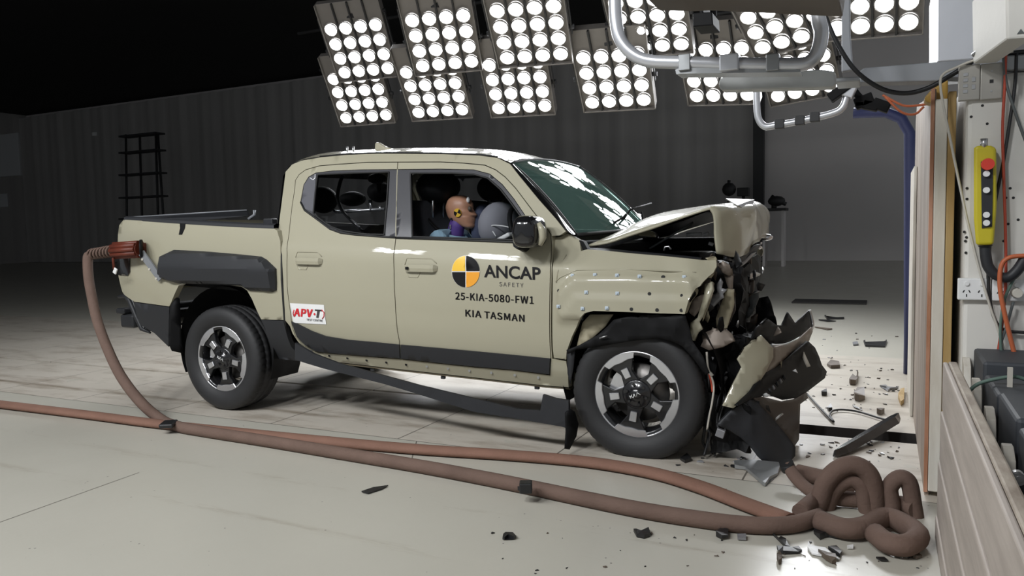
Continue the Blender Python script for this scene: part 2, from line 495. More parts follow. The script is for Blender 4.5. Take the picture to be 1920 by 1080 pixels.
# ------------------------------------------------------------------ lamp banks
PITCHL = 0.235
def bank_meshes():
    out = {}
    W = PITCHL
    h = MB()
    h.box((0, 0.50*W, -0.10), (4*W+0.05, 5.3*W, 0.12), bevel=0.006)
    for sgn in (-1, 1):
        h.box((sgn*(2*W+0.02), 0.5*W, -0.015), (0.012, 5.3*W, 0.07))
    h.box((0, -2.13*W, -0.015), (4*W+0.05, 0.012, 0.07))
    out['housing'] = h
    f = MB()
    for k in (-1, 0, 1):
        f.box((k*W, 0.5*W, -0.02), (0.022, 5.25*W, 0.05))
    out['divider'] = f
    y = MB()
    for sgn in (-1, 1):
        y.box((sgn*(2*W+0.055), 0.9*W, -0.06), (0.014, 2.6*W, 0.05))
        y.cyl((sgn*(2*W+0.02), 0.0, -0.06), (sgn*(2*W+0.09), 0.0, -0.06), 0.03, 12)
    y.box((0, 2.2*W, -0.09), (4*W+0.12, 0.05, 0.05))
    out['yoke'] = y
    return out

def lamp_mesh():
    m = MB()
    m.lathe([(-0.035, 0.085), (-0.01, 0.098), (0.012, 0.098), (0.012, 0.09), (-0.01, 0.088)], Matrix.Identity(4), 24)
    l = MB()
    l.lathe([(0.0, 0.089), (0.010, 0.075), (0.018, 0.05), (0.022, 0.022), (0.023, 0.002)], Matrix.Identity(4), 24)
    return m, l

_bank = {}
def lamp_bank(C, ex, ey, label, power, group='lamp banks over the far side of the track', hang=True):
    ex, ey, C = Vector(ex), Vector(ey), Vector(C)
    X = ex.normalized(); Z = X.cross(-ey).normalized(); Y = Z.cross(X)
    root = empty('lamp_bank')
    root.matrix_world = Matrix(((X.x, Y.x, Z.x, C.x), (X.y, Y.y, Z.y, C.y), (X.z, Y.z, Z.z, C.z), (0, 0, 0, 1)))
    tag(root, label, 'stage light', group)
    if not _bank:
        for k, mb in bank_meshes().items():
            _bank[k] = mb.build(k, M['fin'] if k == 'divider' else (M['housing'] if k == 'housing' else M['dark_metal']), root)
        a, b = lamp_mesh()
        _bank['lamp'] = a.build('lamp', M['lens_ring'], root)
        _bank['lens'] = b.build('lens', M['lens'], _bank['lamp'])
        _bank['lamp'].location = (-1.5*PITCHL, 1.5*PITCHL, 0)
        first = True
    else:
        first = False
        for k in ('housing', 'divider', 'yoke'):
            c = _bank[k].copy(); COL.objects.link(c); c.parent = root
    for i in range(4):
        for j in range(4):
            if first and i == 0 and j == 0: continue
            c = _bank['lamp'].copy(); COL.objects.link(c); c.parent = root
            c.location = ((i-1.5)*PITCHL, (1.5-j)*PITCHL, 0)
            d = _bank['lens'].copy(); COL.objects.link(d); d.parent = c
    if hang:
        top = C + Y*2.2*PITCHL - Z*0.09
        hp = MB(); hp.cyl(top, (top.x, top.y, 8.39), 0.028, 10)
        hp.box((top.x, top.y, top.z), (0.1, 0.1, 0.12))
        o = hp.build('hanger_pole', M['dark_metal'])
        o.parent = root; o.matrix_parent_inverse = root.matrix_world.inverted()
    li = bpy.data.lights.new('bank_light', 'SPOT')
    li.energy = power; li.spot_size = rad(110 if group.startswith('lamp banks over the far') else 145); li.spot_blend = 1.0; li.shadow_soft_size = 0.38
    li.color = (0.97, 0.985, 1.0)
    lo = bpy.data.objects.new('bank_light', li); COL.objects.link(lo)
    lo.parent = root; lo.location = (0, 0, 0.06); lo.rotation_euler = (math.pi, 0, 0)
    return root

FAR_BANKS = [
 ((-2.894, 4.786, 4.09), (.225, .068, .010), (-.035, .142, -.184), 'upper lamp bank farthest left, nearest the dark curtain corner'),
 ((-3.408, 5.436, 3.504), (.227, .060, .005), (-.033, .138, -.187), 'lower lamp bank farthest left, below the leftmost upper bank'),
 ((-1.179, 4.377, 3.912), (.220, .081, .011), (-.049, .156, -.169), 'upper lamp bank second from the left, tilted over the cab roof'),
 ((-1.765, 5.09, 3.39), (.229, .052, .001), (-.034, .156, -.172), 'lower lamp bank second from the left, over the roof fin'),
 ((0.318, 4.005, 3.755), (.228, .058, .002), (-.043, .174, -.152), 'upper lamp bank third from the left, largest of the full banks'),
 ((-0.422, 5.181, 3.354), (.231, .045, -.002), (-.031, .149, -.179), 'lower lamp bank third from the left, above the windscreen top'),
 ((1.738, 4.434, 3.774), (.234, .018, -.008), (-.019, .189, -.139), 'upper lamp bank partly behind the left bend of the big tube frame'),
 ((1.136, 4.871, 3.237), (.233, .026, -.005), (-.022, .166, -.165), 'lower lamp bank just left of and below the big tube frame'),
 ((2.344, 5.632, 3.32), (.233, -.022, -.019), (.001, .157, -.175), 'lower lamp bank showing below the flat steel arm'),
 ((3.263, 4.606, 3.696), (.227, -.053, .026), (.058, .175, -.146), 'tilted upper lamp bank seen inside the big tube frame'),
 ((3.28, 6.332, 3.399), (.231, -.042, .016), (.038, .138, -.187), 'tilted lower lamp bank behind the small tube frame'),
]
for C, ex, ey, lab in FAR_BANKS:
    lamp_bank(C, ex, ey, lab, SPOT_FAR)
cc = CAM + ray(1635, -10)*8.1
lamp_bank(cc, (.2338, -.018, -.014), (.0, .158, -.174), 'lamp bank farthest right, next to the white upright sheet', SPOT_FAR)
# the same banks stand on the near side of the track, behind and above the camera; their dots show in the paint
tgt = Vector((1.4, -0.9, 0.7))
for i, (x, y, z) in enumerate(((-2.4, -6.0, 5.0), (-0.8, -6.2, 5.0), (0.9, -6.3, 5.0), (2.6, -6.3, 5.0))):
    C = Vector((x, y, z)); n = (tgt + Vector((0.55*(x-1.4), 0, 0)) - C).normalized()
    X = n.cross(Vector((0, 0, 1))).normalized()*-1
    Yv = n.cross(X)
    lamp_bank(C, X*PITCHL, -Yv*PITCHL, 'lamp bank over the near side of the track, number-free row behind the viewer' if False else
              ('near side lamp bank reflected in the rear door', 'near side lamp bank reflected below the rear window', 'near side lamp bank reflected in the front door', 'near side lamp bank reflected in the bent bonnet')[i],
              SPOT_NEAR*(0.55, 0.95, 1.1, 1.1)[i], 'lamp banks over the near side of the track')
# truss pipes behind the banks
tp = MB()
tp.cyl((-6, 7.0, 5.2), (6, 6.9, 5.2), 0.03, 10); tp.cyl((-6, 7.6, 4.6), (6, 7.5, 4.6), 0.03, 10)
for x in (-5, -2.2, 0.6, 3.4):
    tp.cyl((x, 6.96, 5.2), (x, 7.56, 4.6), 0.02, 8)
    tp.cyl((x, 6.96, 5.2), (x, 6.96, 8.39), 0.025, 8)
tag(tp.build('lighting_pipe_rack', M['dark_metal']), 'dark pipe rack hanging from the ceiling behind the lamp banks', 'rack')

# ------------------------------------------------------------------ the pickup
TR = empty('pickup_truck', (0, 0, 0))
tag(TR, 'khaki dual cab pickup truck with crushed front end beside the crash barrier', 'pickup truck')

CAB = [(.30, .80), (.40, .86), (.46, .895), (.52, .918), (.58, .934), (.64, .948), (.72, .957), (.85, .959), (.98, .956), (1.07, .951), (1.12, .945), (1.16, .935), (1.20, .915), (1.25, .893),
       (1.32, .866), (1.40, .829), (1.50, .783), (1.60, .737), (1.70, .692), (1.78, .655), (1.86, .60)]
BED = [(.30, .88), (.5, .918), (.6, .94), (.75, .955), (.95, .958), (1.1, .952), (1.2, .944), (1.26, .934), (1.31, .915), (1.36, .87)]
def zb_(x, z): return z + .057*(x-1.6)
def cabY(x, z): return -smooth_table(CAB, zb_(x, z))
def bedY(x, z):
    y = smooth_table(BED, zb_(x, z))
    if x < -0.85: y -= 0.045*min(1.2, (-0.85-x)/0.25)**2
    return -y
def fendY(x, z):
    zz = zb_(x, z)
    y = smooth_table(CAB, min(zz, 1.13))
    if zz > 1.13: y -= (zz-1.13)*0.7
    if x > 3.25:
        t = (x-3.25)/0.35
        y += 0.028*math.sin(t*7+zz*9)*min(1, t)
    return -y

def S(u, v, prof, off=0.0):
    y = -0.93
    for _ in range(12):
        p = bp(u, v, 1, y)
        y = 0.4*y + 0.6*(prof(p.x, p.z)+off)
    return bp(u, v, 1, y)

def inside(p, loop):
    x, y = p; c = False; n = len(loop); j = n-1
    for i in range(n):
        xi, yi = loop[i]; xj, yj = loop[j]
        if (yi > y) != (yj > y) and x < (xj-xi)*(y-yi)/(yj-yi)+xi: c = not c
        j = i
    return c

def resample(loop, step):
    out = []
    n = len(loop)
    for i in range(n):
        a, b = Vector(loop[i]), Vector(loop[(i+1) % n])
        k = max(1, int(round((b-a).length/step)))
        for q in range(k): out.append(a.lerp(b, q/k))
    return out

def area(loop):
    return 0.5*sum(loop[i][0]*loop[(i+1) % len(loop)][1]-loop[(i+1) % len(loop)][0]*loop[i][1] for i in range(len(loop)))

def inset(loop, d):
    if abs(d) < 1e-9: return loop
    s = 1 if area(loop) > 0 else -1
    n = len(loop); out = []
    for i in range(n):
        p = Vector(loop[i]); a = Vector(loop[i-1]); b = Vector(loop[(i+1) % n])
        e1 = (p-a); e2 = (b-p)
        if e1.length < 1e-9 or e2.length < 1e-9: out.append(p); continue
        e1.normalize(); e2.normalize()
        nn = Vector((-e1.y-e2.y, e1.x+e2.x))*s
        if nn.length < 1e-6: out.append(p); continue
        nn.normalize()
        c = max(0.5, abs(nn.dot(Vector((-e1.y, e1.x)))))
        out.append(p+nn*d/c)
    return out

def panel2d(loops, yfun, name, mat, parent, grid=0.06, depth=0.025, back=False, smooth=True):
    """loops in the x,z plane (first the outline, then holes); yfun(x,z) gives the skin; rim turned inwards by depth"""
    loops = [resample(l, grid*0.7) for l in loops]
    vs = []; es = []
    for l in loops:
        b = len(vs); n = len(l)
        vs += [Vector((p[0], p[1])) for p in l]
        es += [(b+i, b+(i+1) % n) for i in range(n)]
    xs = [p.x for p in vs]; zs = [p.y for p in vs]
    tl = [[(p[0], p[1]) for p in l] for l in loops]
    def ok(p):
        return sum(inside(p, l) for l in tl) % 2 == 1
    bvs = list(vs)
    x = min(xs)+grid*0.37
    while x < max(xs):
        z = min(zs)+grid*0.41
        while z < max(zs):
            if ok((x, z)) and min((q.x-x)**2+(q.y-z)**2 for q in bvs) > (0.35*grid)**2:
                vs.append(Vector((x, z)))
            z += grid
        x += grid
    ov, oe, of, *_ = geometry.delaunay_2d_cdt(vs, es, [], 0, 1e-5)
    bm = bmesh.new()
    nv = [bm.verts.new((p.x, yfun(p.x, p.y), p.y)) for p in ov]
    for f in of:
        c = sum((ov[i] for i in f), Vector((0, 0)))/len(f)
        if ok((c.x, c.y)):
            try:
                fc = bm.faces.new([nv[i] for i in f]); fc.smooth = smooth
            except ValueError: pass
    for v in [v for v in bm.verts if not v.link_faces]: bm.verts.remove(v)
    for f in bm.faces:
        f.normal_update()
        if f.normal.y > 0: f.normal_flip()
    if depth > 0:
        be = [e for e in bm.edges if len(e.link_faces) == 1]
        ret = bmesh.ops.extrude_edge_only(bm, edges=be)
        nvs = [g for g in ret['geom'] if isinstance(g, bmesh.types.BMVert)]
        for v in nvs: v.co.y += depth
        nf = [g for g in ret['geom'] if isinstance(g, bmesh.types.BMFace)]
        for f in nf: f.smooth = False
        for e in be: e.smooth = False
        if back:
            pass
    me = bpy.data.meshes.new(name); bm.to_mesh(me); bm.free()
    me.materials.append(mat)
    o = bpy.data.objects.new(name, me); COL.objects.link(o)
    if parent is not None: o.parent = parent
    return o

def to2d(px, prof, off=0.0):
    return [(lambda p: (p.x, p.z))(S(u, v, prof, off)) for u, v in px]

def skin(px_loops, prof, name, mat, parent, off=0.0, gap=0.0, grid=0.06, depth=0.025, disp=None):
    loops = [to2d(l, prof, off) for l in px_loops]
    loops = [inset(l, gap if i == 0 else -gap) for i, l in enumerate(loops)]
    if disp: yf = lambda x, z: prof(x, z)+off+disp(x, z)
    else: yf = lambda x, z: prof(x, z)+off
    return panel2d(loops, yf, name, mat, parent, grid, depth)

# ---- traced outlines
SEAM_B = [(746, 304), (744.4, 329), (743, 388), (742.4, 444), (740, 465), (739, 507), (739.4, 540), (741, 563), (744, 610), (749, 640), (750, 673)]
RD_TOP = [(746, 304), (690, 304.3), (633, 308), (598, 311), (572.6, 318.5), (560.7, 327.4), (554, 338), (552, 358.5), (547.4, 388), (544, 418), (540.6, 447), (538.5, 477), (538, 507), (538.5, 536), (540, 553), (545, 587), (548, 613), (555, 633), (570, 648), (593, 660), (620, 663)]
REAR_DOOR = RD_TOP + [(680, 668)] + SEAM_B[::-1][:-1]
FD_TOP = [(746, 304), (826, 303.7), (870, 305.8), (909, 309.6), (929.6, 318.5), (947.4, 332), (967, 353), (1000, 396.7), (1026.7, 430), (1033, 440), (1034, 457), (1033, 490), (1031.7, 523), (1031, 560), (1030.7, 603), (1031.7, 653), (1033, 672), (1031, 703)]
FRONT_DOOR = FD_TOP + [(960, 694), (887, 688), (820, 681), (750, 673)] + SEAM_B[::-1][1:-1]
RDLO = [(563.7, 379), (569.6, 346.7), (578.5, 332), (592, 324.4), (624, 320.5), (678, 318.5), (744.6, 318), (744.2, 340), (743, 388), (742.2, 445.5), (719, 444), (666, 440), (639, 436.6), (618.5, 429), (589, 407), (571, 394)]
RGLASS = [(595.5, 327.5), (660, 324.5), (729, 322.6), (725.5, 380), (720.5, 440), (690, 439.5), (666, 436.5), (641, 432.5), (619, 424.5), (592, 405), (587.5, 400), (591, 362)]
QUARTER = [(570, 347), (579, 333.5), (592.5, 325.5), (591.4, 345), (588, 398), (572, 392), (565.2, 378)]
FDLO = [(745.4, 318), (826, 317.2), (888, 318.6), (918, 326.5), (941.5, 346), (964, 374), (988, 410), (1000, 430), (1000, 456), (962, 453.4), (850, 449), (743, 445.5), (743.6, 388), (745, 340)]
FGLASS = [(769.6, 324.6), (849.6, 324.6), (888, 326.6), (914.8, 334), (938.5, 355), (958, 380), (979, 409), (986, 421), (984, 451), (962, 450), (850, 446.4), (773, 444)]
CAB_OUT = [(534.5, 601), (533.5, 580), (530.6, 525), (528.5, 478), (525, 455), (521.5, 432), (522.5, 424), (524.6, 403), (530.5, 358), (535, 322), (547.4, 308), (565, 300.7), (600.7, 294.5), (648, 290), (707, 287.5), (746, 287.6), (830, 288.5), (900, 291), (933, 295.5), (956.7, 307), (973, 328), (1010, 373), (1043, 410), (1062, 434), (1050, 442), (1035.5, 443),
           (1037, 457), (1036, 490), (1034.7, 523), (1034, 560), (1033.6, 603), (1034.6, 653), (1036, 672), (1062, 677), (1066, 700), (1067, 727), (1013, 722.5), (887, 708), (737, 691.5), (637, 680), (587, 664.5), (560, 643), (548, 625), (543.4, 612)]
DOORS = RD_TOP + [(680, 668), (750, 674), (820, 681), (887, 688), (960, 694)] + FD_TOP[::-1]
DOORS = RD_TOP + [(680, 668), (750, 673), (820, 681), (887, 688), (960, 694)] + FD_TOP[:0:-1]

def sill_disp(x, z):
    return 0.0
cab = skin([CAB_OUT, DOORS], cabY, 'cab_frame', M['paint'], TR, gap=0.0025, grid=0.05, depth=0.06)
door_r = skin([REAR_DOOR, RDLO], cabY, 'rear_door', M['paint'], TR, gap=0.003, depth=0.05)
door_f = skin([FRONT_DOOR, FDLO], cabY, 'front_door', M['paint'], TR, gap=0.003, depth=0.05)
tag(door_f, 'front door with crash test lettering')
# seals and inner skins that stop light at the shut lines
skin([CAB_OUT, [(p[0], p[1]) for p in RDLO], FDLO], cabY, 'inner_skin', M['seal'], TR, off=0.05, gap=0.006, grid=0.09, depth=0.0)
frame_r = skin([RDLO, RGLASS], cabY, 'window_frame', M['pillar'], door_r, off=0.002, gap=0.001, grid=0.05, depth=0.02)
frame_f = skin([FDLO, FGLASS], cabY, 'window_frame', M['pillar'], door_f, off=0.002, gap=0.001, grid=0.05, depth=0.02)
skin([RGLASS], cabY, 'window_glass', M['side_glass'], door_r, off=0.012, gap=-0.004, grid=0.06, depth=0.0)
skin([FGLASS], cabY, 'window_glass', M['side_glass'], door_f, off=0.012, gap=-0.004, grid=0.06, depth=0.0)
skin([QUARTER], cabY, 'quarter_panel', M['quarter'], door_r, off=-0.002, gap=0.001, grid=0.05, depth=0.01)
# thin black gasket lines around the glass
def gasket(px, prof, name, parent, off=-0.002, r=0.006, closed=True, mat='seal'):
    pts = [S(u, v, prof, off) for u, v in px]
    pts = resample([tuple(p) for p in pts], 0.04) if closed else pts
    m = MB(); m.tube(pts, r, 6, closed=closed); return m.build(name, M[mat], parent)
gasket(RGLASS, cabY, 'glass_seal', frame_r); gasket(FGLASS, cabY, 'glass_seal', frame_f)
gasket([(563.7, 379), (571, 394), (589, 407), (618.5, 429), (639, 436.6), (666, 440), (719, 444), (742.2, 445.5)], cabY, 'waist_seal', door_r, r=0.007, closed=False)
gasket([(743, 445.8), (850, 449.4), (962, 453.8), (985, 455)], cabY, 'waist_seal', door_f, r=0.008, closed=False)
# drip rail and A pillar strip
gasket([(600, 293.5), (648, 289), (707, 286.2), (746, 286.2), (830, 287.2), (900, 289.6), (933, 294)], cabY, 'roof_rail_strip', TR, r=0.006, closed=False)

# black lower trims of the doors
TRIM_R = [(545, 602), (557, 607), (583, 620), (610, 630), (653, 637), (700, 641), (749, 646), (750, 672.6), (680, 667.6), (620, 662.6), (593, 659.5), (571, 647), (556, 632), (549, 613)]
TRIM_F = [(750.6, 646), (820, 652), (887, 658), (960, 665), (1031.4, 672), (1030.4, 702.6), (960, 693.6), (887, 687.6), (820, 680.6), (751, 672.8)]
for px, par in ((TRIM_R, door_r), (TRIM_F, door_f)):
    skin([px], cabY, 'lower_trim', M['clad'], par, off=-0.012, gap=0.002, grid=0.05, depth=0.03)

# door handles: a shallow scoop frame and a grab bar
def handle(cx, cy, wpx, hpx, par, lock=False):
    def q(du, dv, off): return S(cx+du, cy+dv, cabY, off)
    a, b = q(-wpx/2, 0, -0.03), q(wpx/2, 1.5, -0.03)
    m = MB()
    up = Vector((0, 0, 1))
    pr = []
    n = 12
    for i in range(n+1):
        t = i/n
        c = a.lerp(b, t)
        y = cabY(c.x, c.z)
        lift = 0.027*min(1, math.sin(math.pi*t)*3.2)
        hh = 0.022 if 0.04 < t < 0.96 else 0.014
        ring = []
        for (dy, dz) in ((-lift, hh), (-lift-0.004, 0), (-lift, -hh), (-max(0, lift-0.016), -hh), (-max(0, lift-0.016), hh), (-lift, hh)):
            ring.append((c.x, y+dy, c.z+dz))
        pr.append(ring)
    m.grid(pr, smooth=False)
    h = m.build('door_handle', M['paint'], par)
    bevel(h, 0.004, 2, 30)
    # recess lip above and cup below
    s1 = MB()
    c = (a+b)/2
    L = (b-a).length
    pts = [(c.x-L*0.50, c.z+0.022), (c.x-L*0.44, c.z+0.062), (c.x+L*0.30, c.z+0.058), (c.x+L*0.46, c.z+0.03)]
    s1.tube([(x, cabY(x, z)-0.001, z) for x, z in pts], 0.0028, 6)
    pts = [(c.x-L*0.46, c.z-0.024), (c.x-L*0.38, c.z-0.056), (c.x-L*0.10, c.z-0.058), (c.x-L*0.02, c.z-0.026)]
    s1.tube([(x, cabY(x, z)-0.001, z) for x, z in pts], 0.0028, 6)
    s1.build('handle_recess', M['paint'], h)
    if lock:
        k = MB(); p = q(-wpx*0.36, 0.5, -0.036); k.box((p.x, p.y, p.z), (0.022, 0.008, 0.018), bevel=0.003); k.build('handle_sensor', M['black'], h)
handle(574, 489, 51, 12, door_r)
handle(785, 502.5, 62, 13, door_f, True)

# sill screws
sc_px = [(583.5, 657.5), (617, 667), (651, 671.5), (687, 675.5), (724, 679.5), (761, 683.5), (800, 687), (839.5, 691), (880, 695), (921, 699), (965, 703.5), (1009, 708)]
for i, (u, v) in enumerate(sc_px):
    p = S(u, v, cabY, -0.003)
    m = MB(); m.cyl((p.x, p.y, p.z), (p.x, p.y+0.01, p.z), 0.0085, 10)
    m.build('trim_clip', M['black'] if i in (1, 2, 3, 4, 5) else M['steel'], cab)

# ---- bed side
BED_OUT = [(232, 411.5), (269, 413.5), (335.6, 418), (402, 422), (460, 425), (512, 427), (520, 432), (526, 452), (526.8, 480), (527, 525), (531, 580), (532.5, 600.5), (489.6, 599.5),
           (482.6, 585.4), (472, 560.7), (463, 545), (452, 538), (420, 534), (345, 529), (335, 536), (327, 553), (321, 568), (317.5, 575), (252, 566), (233, 553), (229, 547), (222, 518.5), (220.5, 490), (221, 440), (223.5, 422)]
bed = skin([BED_OUT], bedY, 'bed_side', M['paint'], TR, gap=0.002, grid=0.06, depth=0.05)
CLADB = [(303, 487), (306, 478), (326, 468.5), (380, 471), (440, 476), (489.6, 481), (500, 487), (517.8, 504), (518.8, 530), (518.5, 544), (510.8, 547.4), (468.5, 545), (454.5, 536), (400, 533.5), (334.8, 531.5), (308, 524), (303.5, 515)]
_cl = to2d(CLADB, bedY)
def edge_dist(x, z, loop):
    d = 9
    n = len(loop)
    for i in range(n):
        a = Vector(loop[i]); b = Vector(loop[(i+1) % n]); p = Vector((x, z))
        ab = b-a; t = max(0, min(1, (p-a).dot(ab)/max(1e-9, ab.length_squared)))
        d = min(d, (a+ab*t-p).length)
    return d
_cz = [(p.x, p.z) for p in (S(u, v, bedY) for u, v in ((303, 500), (340, 500), (420, 502), (490, 506), (518, 506)))]
def clad_disp(x, z):
    t = min(1, edge_dist(x, z, _cl)/0.014)
    zc_ = table(_cz, x)
    k = max(0, 1-abs(z-zc_)/(0.13 if z > zc_ else 0.20))
    return -(0.028*t + 0.034*k*t)
clad = skin([CLADB], bedY, 'arch_cladding', M['clad'], bed, off=-0.004, grid=0.022, depth=0.03, disp=clad_disp)
clad.data.set_sharp_from_angle(angle=rad(16))
# stake pocket cut and rail cap
skin([[(337, 418.6), (347.5, 419), (346, 428), (341, 440), (335, 440), (337.5, 428)]], bedY, 'stake_pocket', M['black'], bed, off=-0.003, grid=0.05, depth=0.006)
cap = MB()
rows = []
for u, v in ((233, 410.5), (269, 412), (335.6, 416.5), (402, 420.5), (460, 423.5), (514, 425.5)):
    p = S(u, v, bedY)
    y0 = p.y
    rows.append([(p.x, y0-0.004, p.z-0.012), (p.x, y0-0.002, p.z+0.012), (p.x, y0+0.02, p.z+0.022), (p.x, y0+0.09, p.z+0.02), (p.x, y0+0.10, p.z-0.10)])
cap.grid(rows)
cap.build('rail_cap', M['clad'], bed)
# fuel side lamp and bumper corner
TAIL = [(219.5, 477), (242.6, 479), (243, 510), (239, 517), (222, 515.5), (220, 505)]
skin([TAIL], bedY, 'tail_lamp', M['gloss_black'], bed, off=-0.008, grid=0.05, depth=0.02)
LOWR = [(252, 567), (317.5, 576), (317, 600), (315.8, 650), (290, 625), (262, 608), (256, 590)]
skin([LOWR], bedY, 'rear_corner_trim', M['clad'], TR, off=-0.004, grid=0.06, depth=0.04)
# short rocker in front of the rear wheel
ROCK = [(489.6, 600), (531.5, 601.5), (537, 625), (546, 650), (562, 668), (560, 677), (514, 672), (505, 640), (497, 615)]
skin([ROCK], cabY, 'rear_rocker_trim', M['clad'], TR, off=-0.006, grid=0.06, depth=0.04)
# black strip of the cab's rear corner and the gap behind the cab
gasket([(512.5, 426.5), (520.5, 432), (527, 453), (528.2, 480), (528.8, 525), (532.6, 580), (534, 601), (540, 640)], cabY, 'bed_gap_seal', TR, off=0.006, r=0.010, closed=False)
rows = []
for u, v in ((521, 430), (523, 410), (528, 370), (532.5, 330), (545, 310)):
    p = S(u, v, cabY, 0.0)
    rows.append([(p.x-0.012, p.y+0.004, p.z), (p.x-0.04, p.y+0.05, p.z), (p.x-0.05, p.y+0.16, p.z+0.01), (p.x-0.05, p.y+0.30, p.z+0.01), (p.x-0.05, 0.0, p.z+0.02), (p.x-0.05, -p.y-0.30, p.z+0.03), (p.x-0.05, -p.y-0.16, p.z+0.03), (p.x-0.04, -p.y-0.05, p.z+0.04), (p.x, -p.y, p.z+0.04)])
lowr = [tuple(Vector(q_)+Vector((0.02, 0, -0.42))) for q_ in rows[0]]
bk = MB()
bk.grid([lowr, rows[0]]); bk.grid(rows[3:])
bk.grid([r_[0:3] for r_ in rows[0:4]]); bk.grid([r_[6:9] for r_ in rows[0:4]])
cb_ = bk.build('cab_back', M['gloss_black'], TR)
rg = MB(); rg.grid([r_[2:7] for r_ in rows[0:4]]); rg.build('rear_window', M['side_glass'], cb_)

# ---- bed box, tailgate, far bed side
def bedz(x, zb): return zb - .057*(x-1.6)
bx = MB()
for (x0, x1) in ((-1.02, 0.50),):
    bx.grid([[(x0, -0.84, bedz(x0, 0.80)), (x0, 0.84, bedz(x0, 0.80))], [(x1, -0.84, bedz(x1, 0.80)), (x1, 0.84, bedz(x1, 0.80))]], smooth=False)
    for sgn in (-1, 1):
        bx.grid([[(x0, sgn*0.84, bedz(x0, 0.80)), (x1, sgn*0.84, bedz(x1, 0.80))], [(x0, sgn*0.84, bedz(x0, 1.275)), (x1, sgn*0.84, bedz(x1, 1.275))]], smooth=False)
    bx.grid([[(x1, -0.84, bedz(x1, .80)), (x1, 0.84, bedz(x1, .80))], [(x1, -0.84, bedz(x1, 1.27)), (x1, 0.84, bedz(x1, 1.27))]], smooth=False)
bx.build('bed_liner', M['black'], TR)
fs = bed.copy(); fs.scale = (1, -1, 1); fs.location = (0, 0, 0.0); COL.objects.link(fs)
tg = MB()
rows = []
for i in range(9):
    t = i/8
    zbv = lerp(0.70, 1.285, t)
    row = []
    for j in range(9):
        y = lerp(-0.84, 0.84, j/8)
        x = -1.075 + 0.10*(abs(y)/0.84)**6*0.5 + 0.03*abs(2*t-1)**3 + (0.06*(t-0.85)/0.15 if t > 0.85 else 0)
        row.append((x, y, bedz(x, zbv)))
    rows.append(row)
tg.grid(rows)
tg.build('tailgate', M['paint'], TR)
rb = MB()
pa = S(219, 556, bedY)
rb.box((-1.10, 0, 0.62), (0.16, 1.70, 0.11), bevel=0.02)
rb.box((-1.16, 0, 0.70), (0.10, 1.72, 0.045), bevel=0.012)
rb.box((-1.0, -0.60, 0.56), (0.3, 0.06, 0.10)); rb.box((-1.0, 0.60, 0.56), (0.3, 0.06, 0.10))
rb.box((-1.16, 0, 0.53), (0.10, 1.3, 0.02), bevel=0.005)
rb.build('rear_bumper', M['clad'], TR)
st = MB()
st.tube([bp(u, v, 1, -0.86) for u, v in ((222, 556), (235, 555), (243, 563), (256, 595), (266, 617), (282, 624))], [0.012, 0.016, 0.02, 0.02, 0.018, 0.008], 8)
st.build('bumper_corner_strip', M['clad'], TR)
# the popped dark cover panel over the bed and its bracket
pc = MB()
A0, A1, A2, A3 = bp(247, 407, 1, -0.80), bp(462, 394, 1, -0.62), bp(465, 404.5, 1, -0.60), bp(372, 414, 1, -0.72)
A4 = bp(252, 411, 1, -0.82)
nrm = Vector((0.0, 0.02, 0.0))
f0 = [pc.bm.verts.new(p) for p in (A0, A1, A2, A3, A4)]; f1 = [pc.bm.verts.new(p+nrm) for p in (A0, A1, A2, A3, A4)]
pc.bm.faces.new(f0); pc.bm.faces.new(f1[::-1])
for i in range(5): pc.bm.faces.new((f0[i], f0[(i+1) % 5], f1[(i+1) % 5], f1[i]))
pnl = pc.build('cover_panel', M['clad'], TR)
e = MB(); e.tube([A0, A1], 0.006, 6); e.build('panel_edge', M['grey_paint'], pnl)
br = MB(); br.tube([bp(477, 394, 1, -0.6), bp(477, 403, 1, -0.6), bp(466, 411, 1, -0.62)], 0.012, 6)
br.build('latch_bracket', M['grey_paint'], TR)
lt = MB(); lt.box(bp(507, 417, 1, -0.7), (0.09, 0.06, 0.06), bevel=0.01); lt.build('tie_down_block', M['clad'], TR)

# ---- front wing with the stamped pad its cladding was torn from
FEND = [(1038.5, 457), (1037.5, 446), (1052, 443), (1064, 437), (1072, 441), (1087, 449), (1090, 470), (1100, 467), (1140, 470), (1190, 475), (1233, 478.5), (1290, 484), (1316, 487), (1343, 487), (1344, 500), (1338, 512), (1330, 518), (1318, 530), (1313, 537), (1306, 541),
        (1296, 560), (1288, 588), (1240, 586.5), (1180, 584), (1118, 582), (1101.5, 586), (1087, 602), (1073, 631), (1063, 660), (1062, 675), (1038, 671), (1036, 653), (1035, 603), (1035.5, 560), (1036, 523), (1037.5, 490)]
_pad = to2d([(1043, 600), (1044, 548), (1053, 534), (1078, 513), (1180, 512), (1300, 518), (1309, 535), (1300, 600)], fendY)
_pad2 = to2d([(1040, 610), (1080, 549), (1180, 550), (1290, 555), (1320, 556), (1300, 610)], fendY)
def fend_disp(x, z):
    d = 0
    if inside((x, z), _pad):
        t = min(1, edge_dist(x, z, _pad)/0.02); d -= 0.034*t*t*(3-2*t)
    if inside((x, z), _pad2):
        t = min(1, edge_dist(x, z, _pad2)/0.02); d -= 0.012*t*t*(3-2*t)
    return d
wing = skin([FEND], fendY, 'front_wing', M['paint'], TR, gap=0.002, grid=0.021, depth=0.03, disp=fend_disp)
def c6(x, y): return (1020+x/2.453, 440+y/2.453)
clips = [(132, 188, 1), (235, 185, 1), (337, 187, 1), (440, 192, 1), (547, 195, 0), (645, 195, 1), (195, 265, 1), (338, 270, 1), (485, 272, 0), (635, 280, 0), (67, 330, 1), (178, 340, 1), (290, 338, 1), (402, 343, 0), (520, 347, 0), (632, 348, 0), (68, 258, 0)]
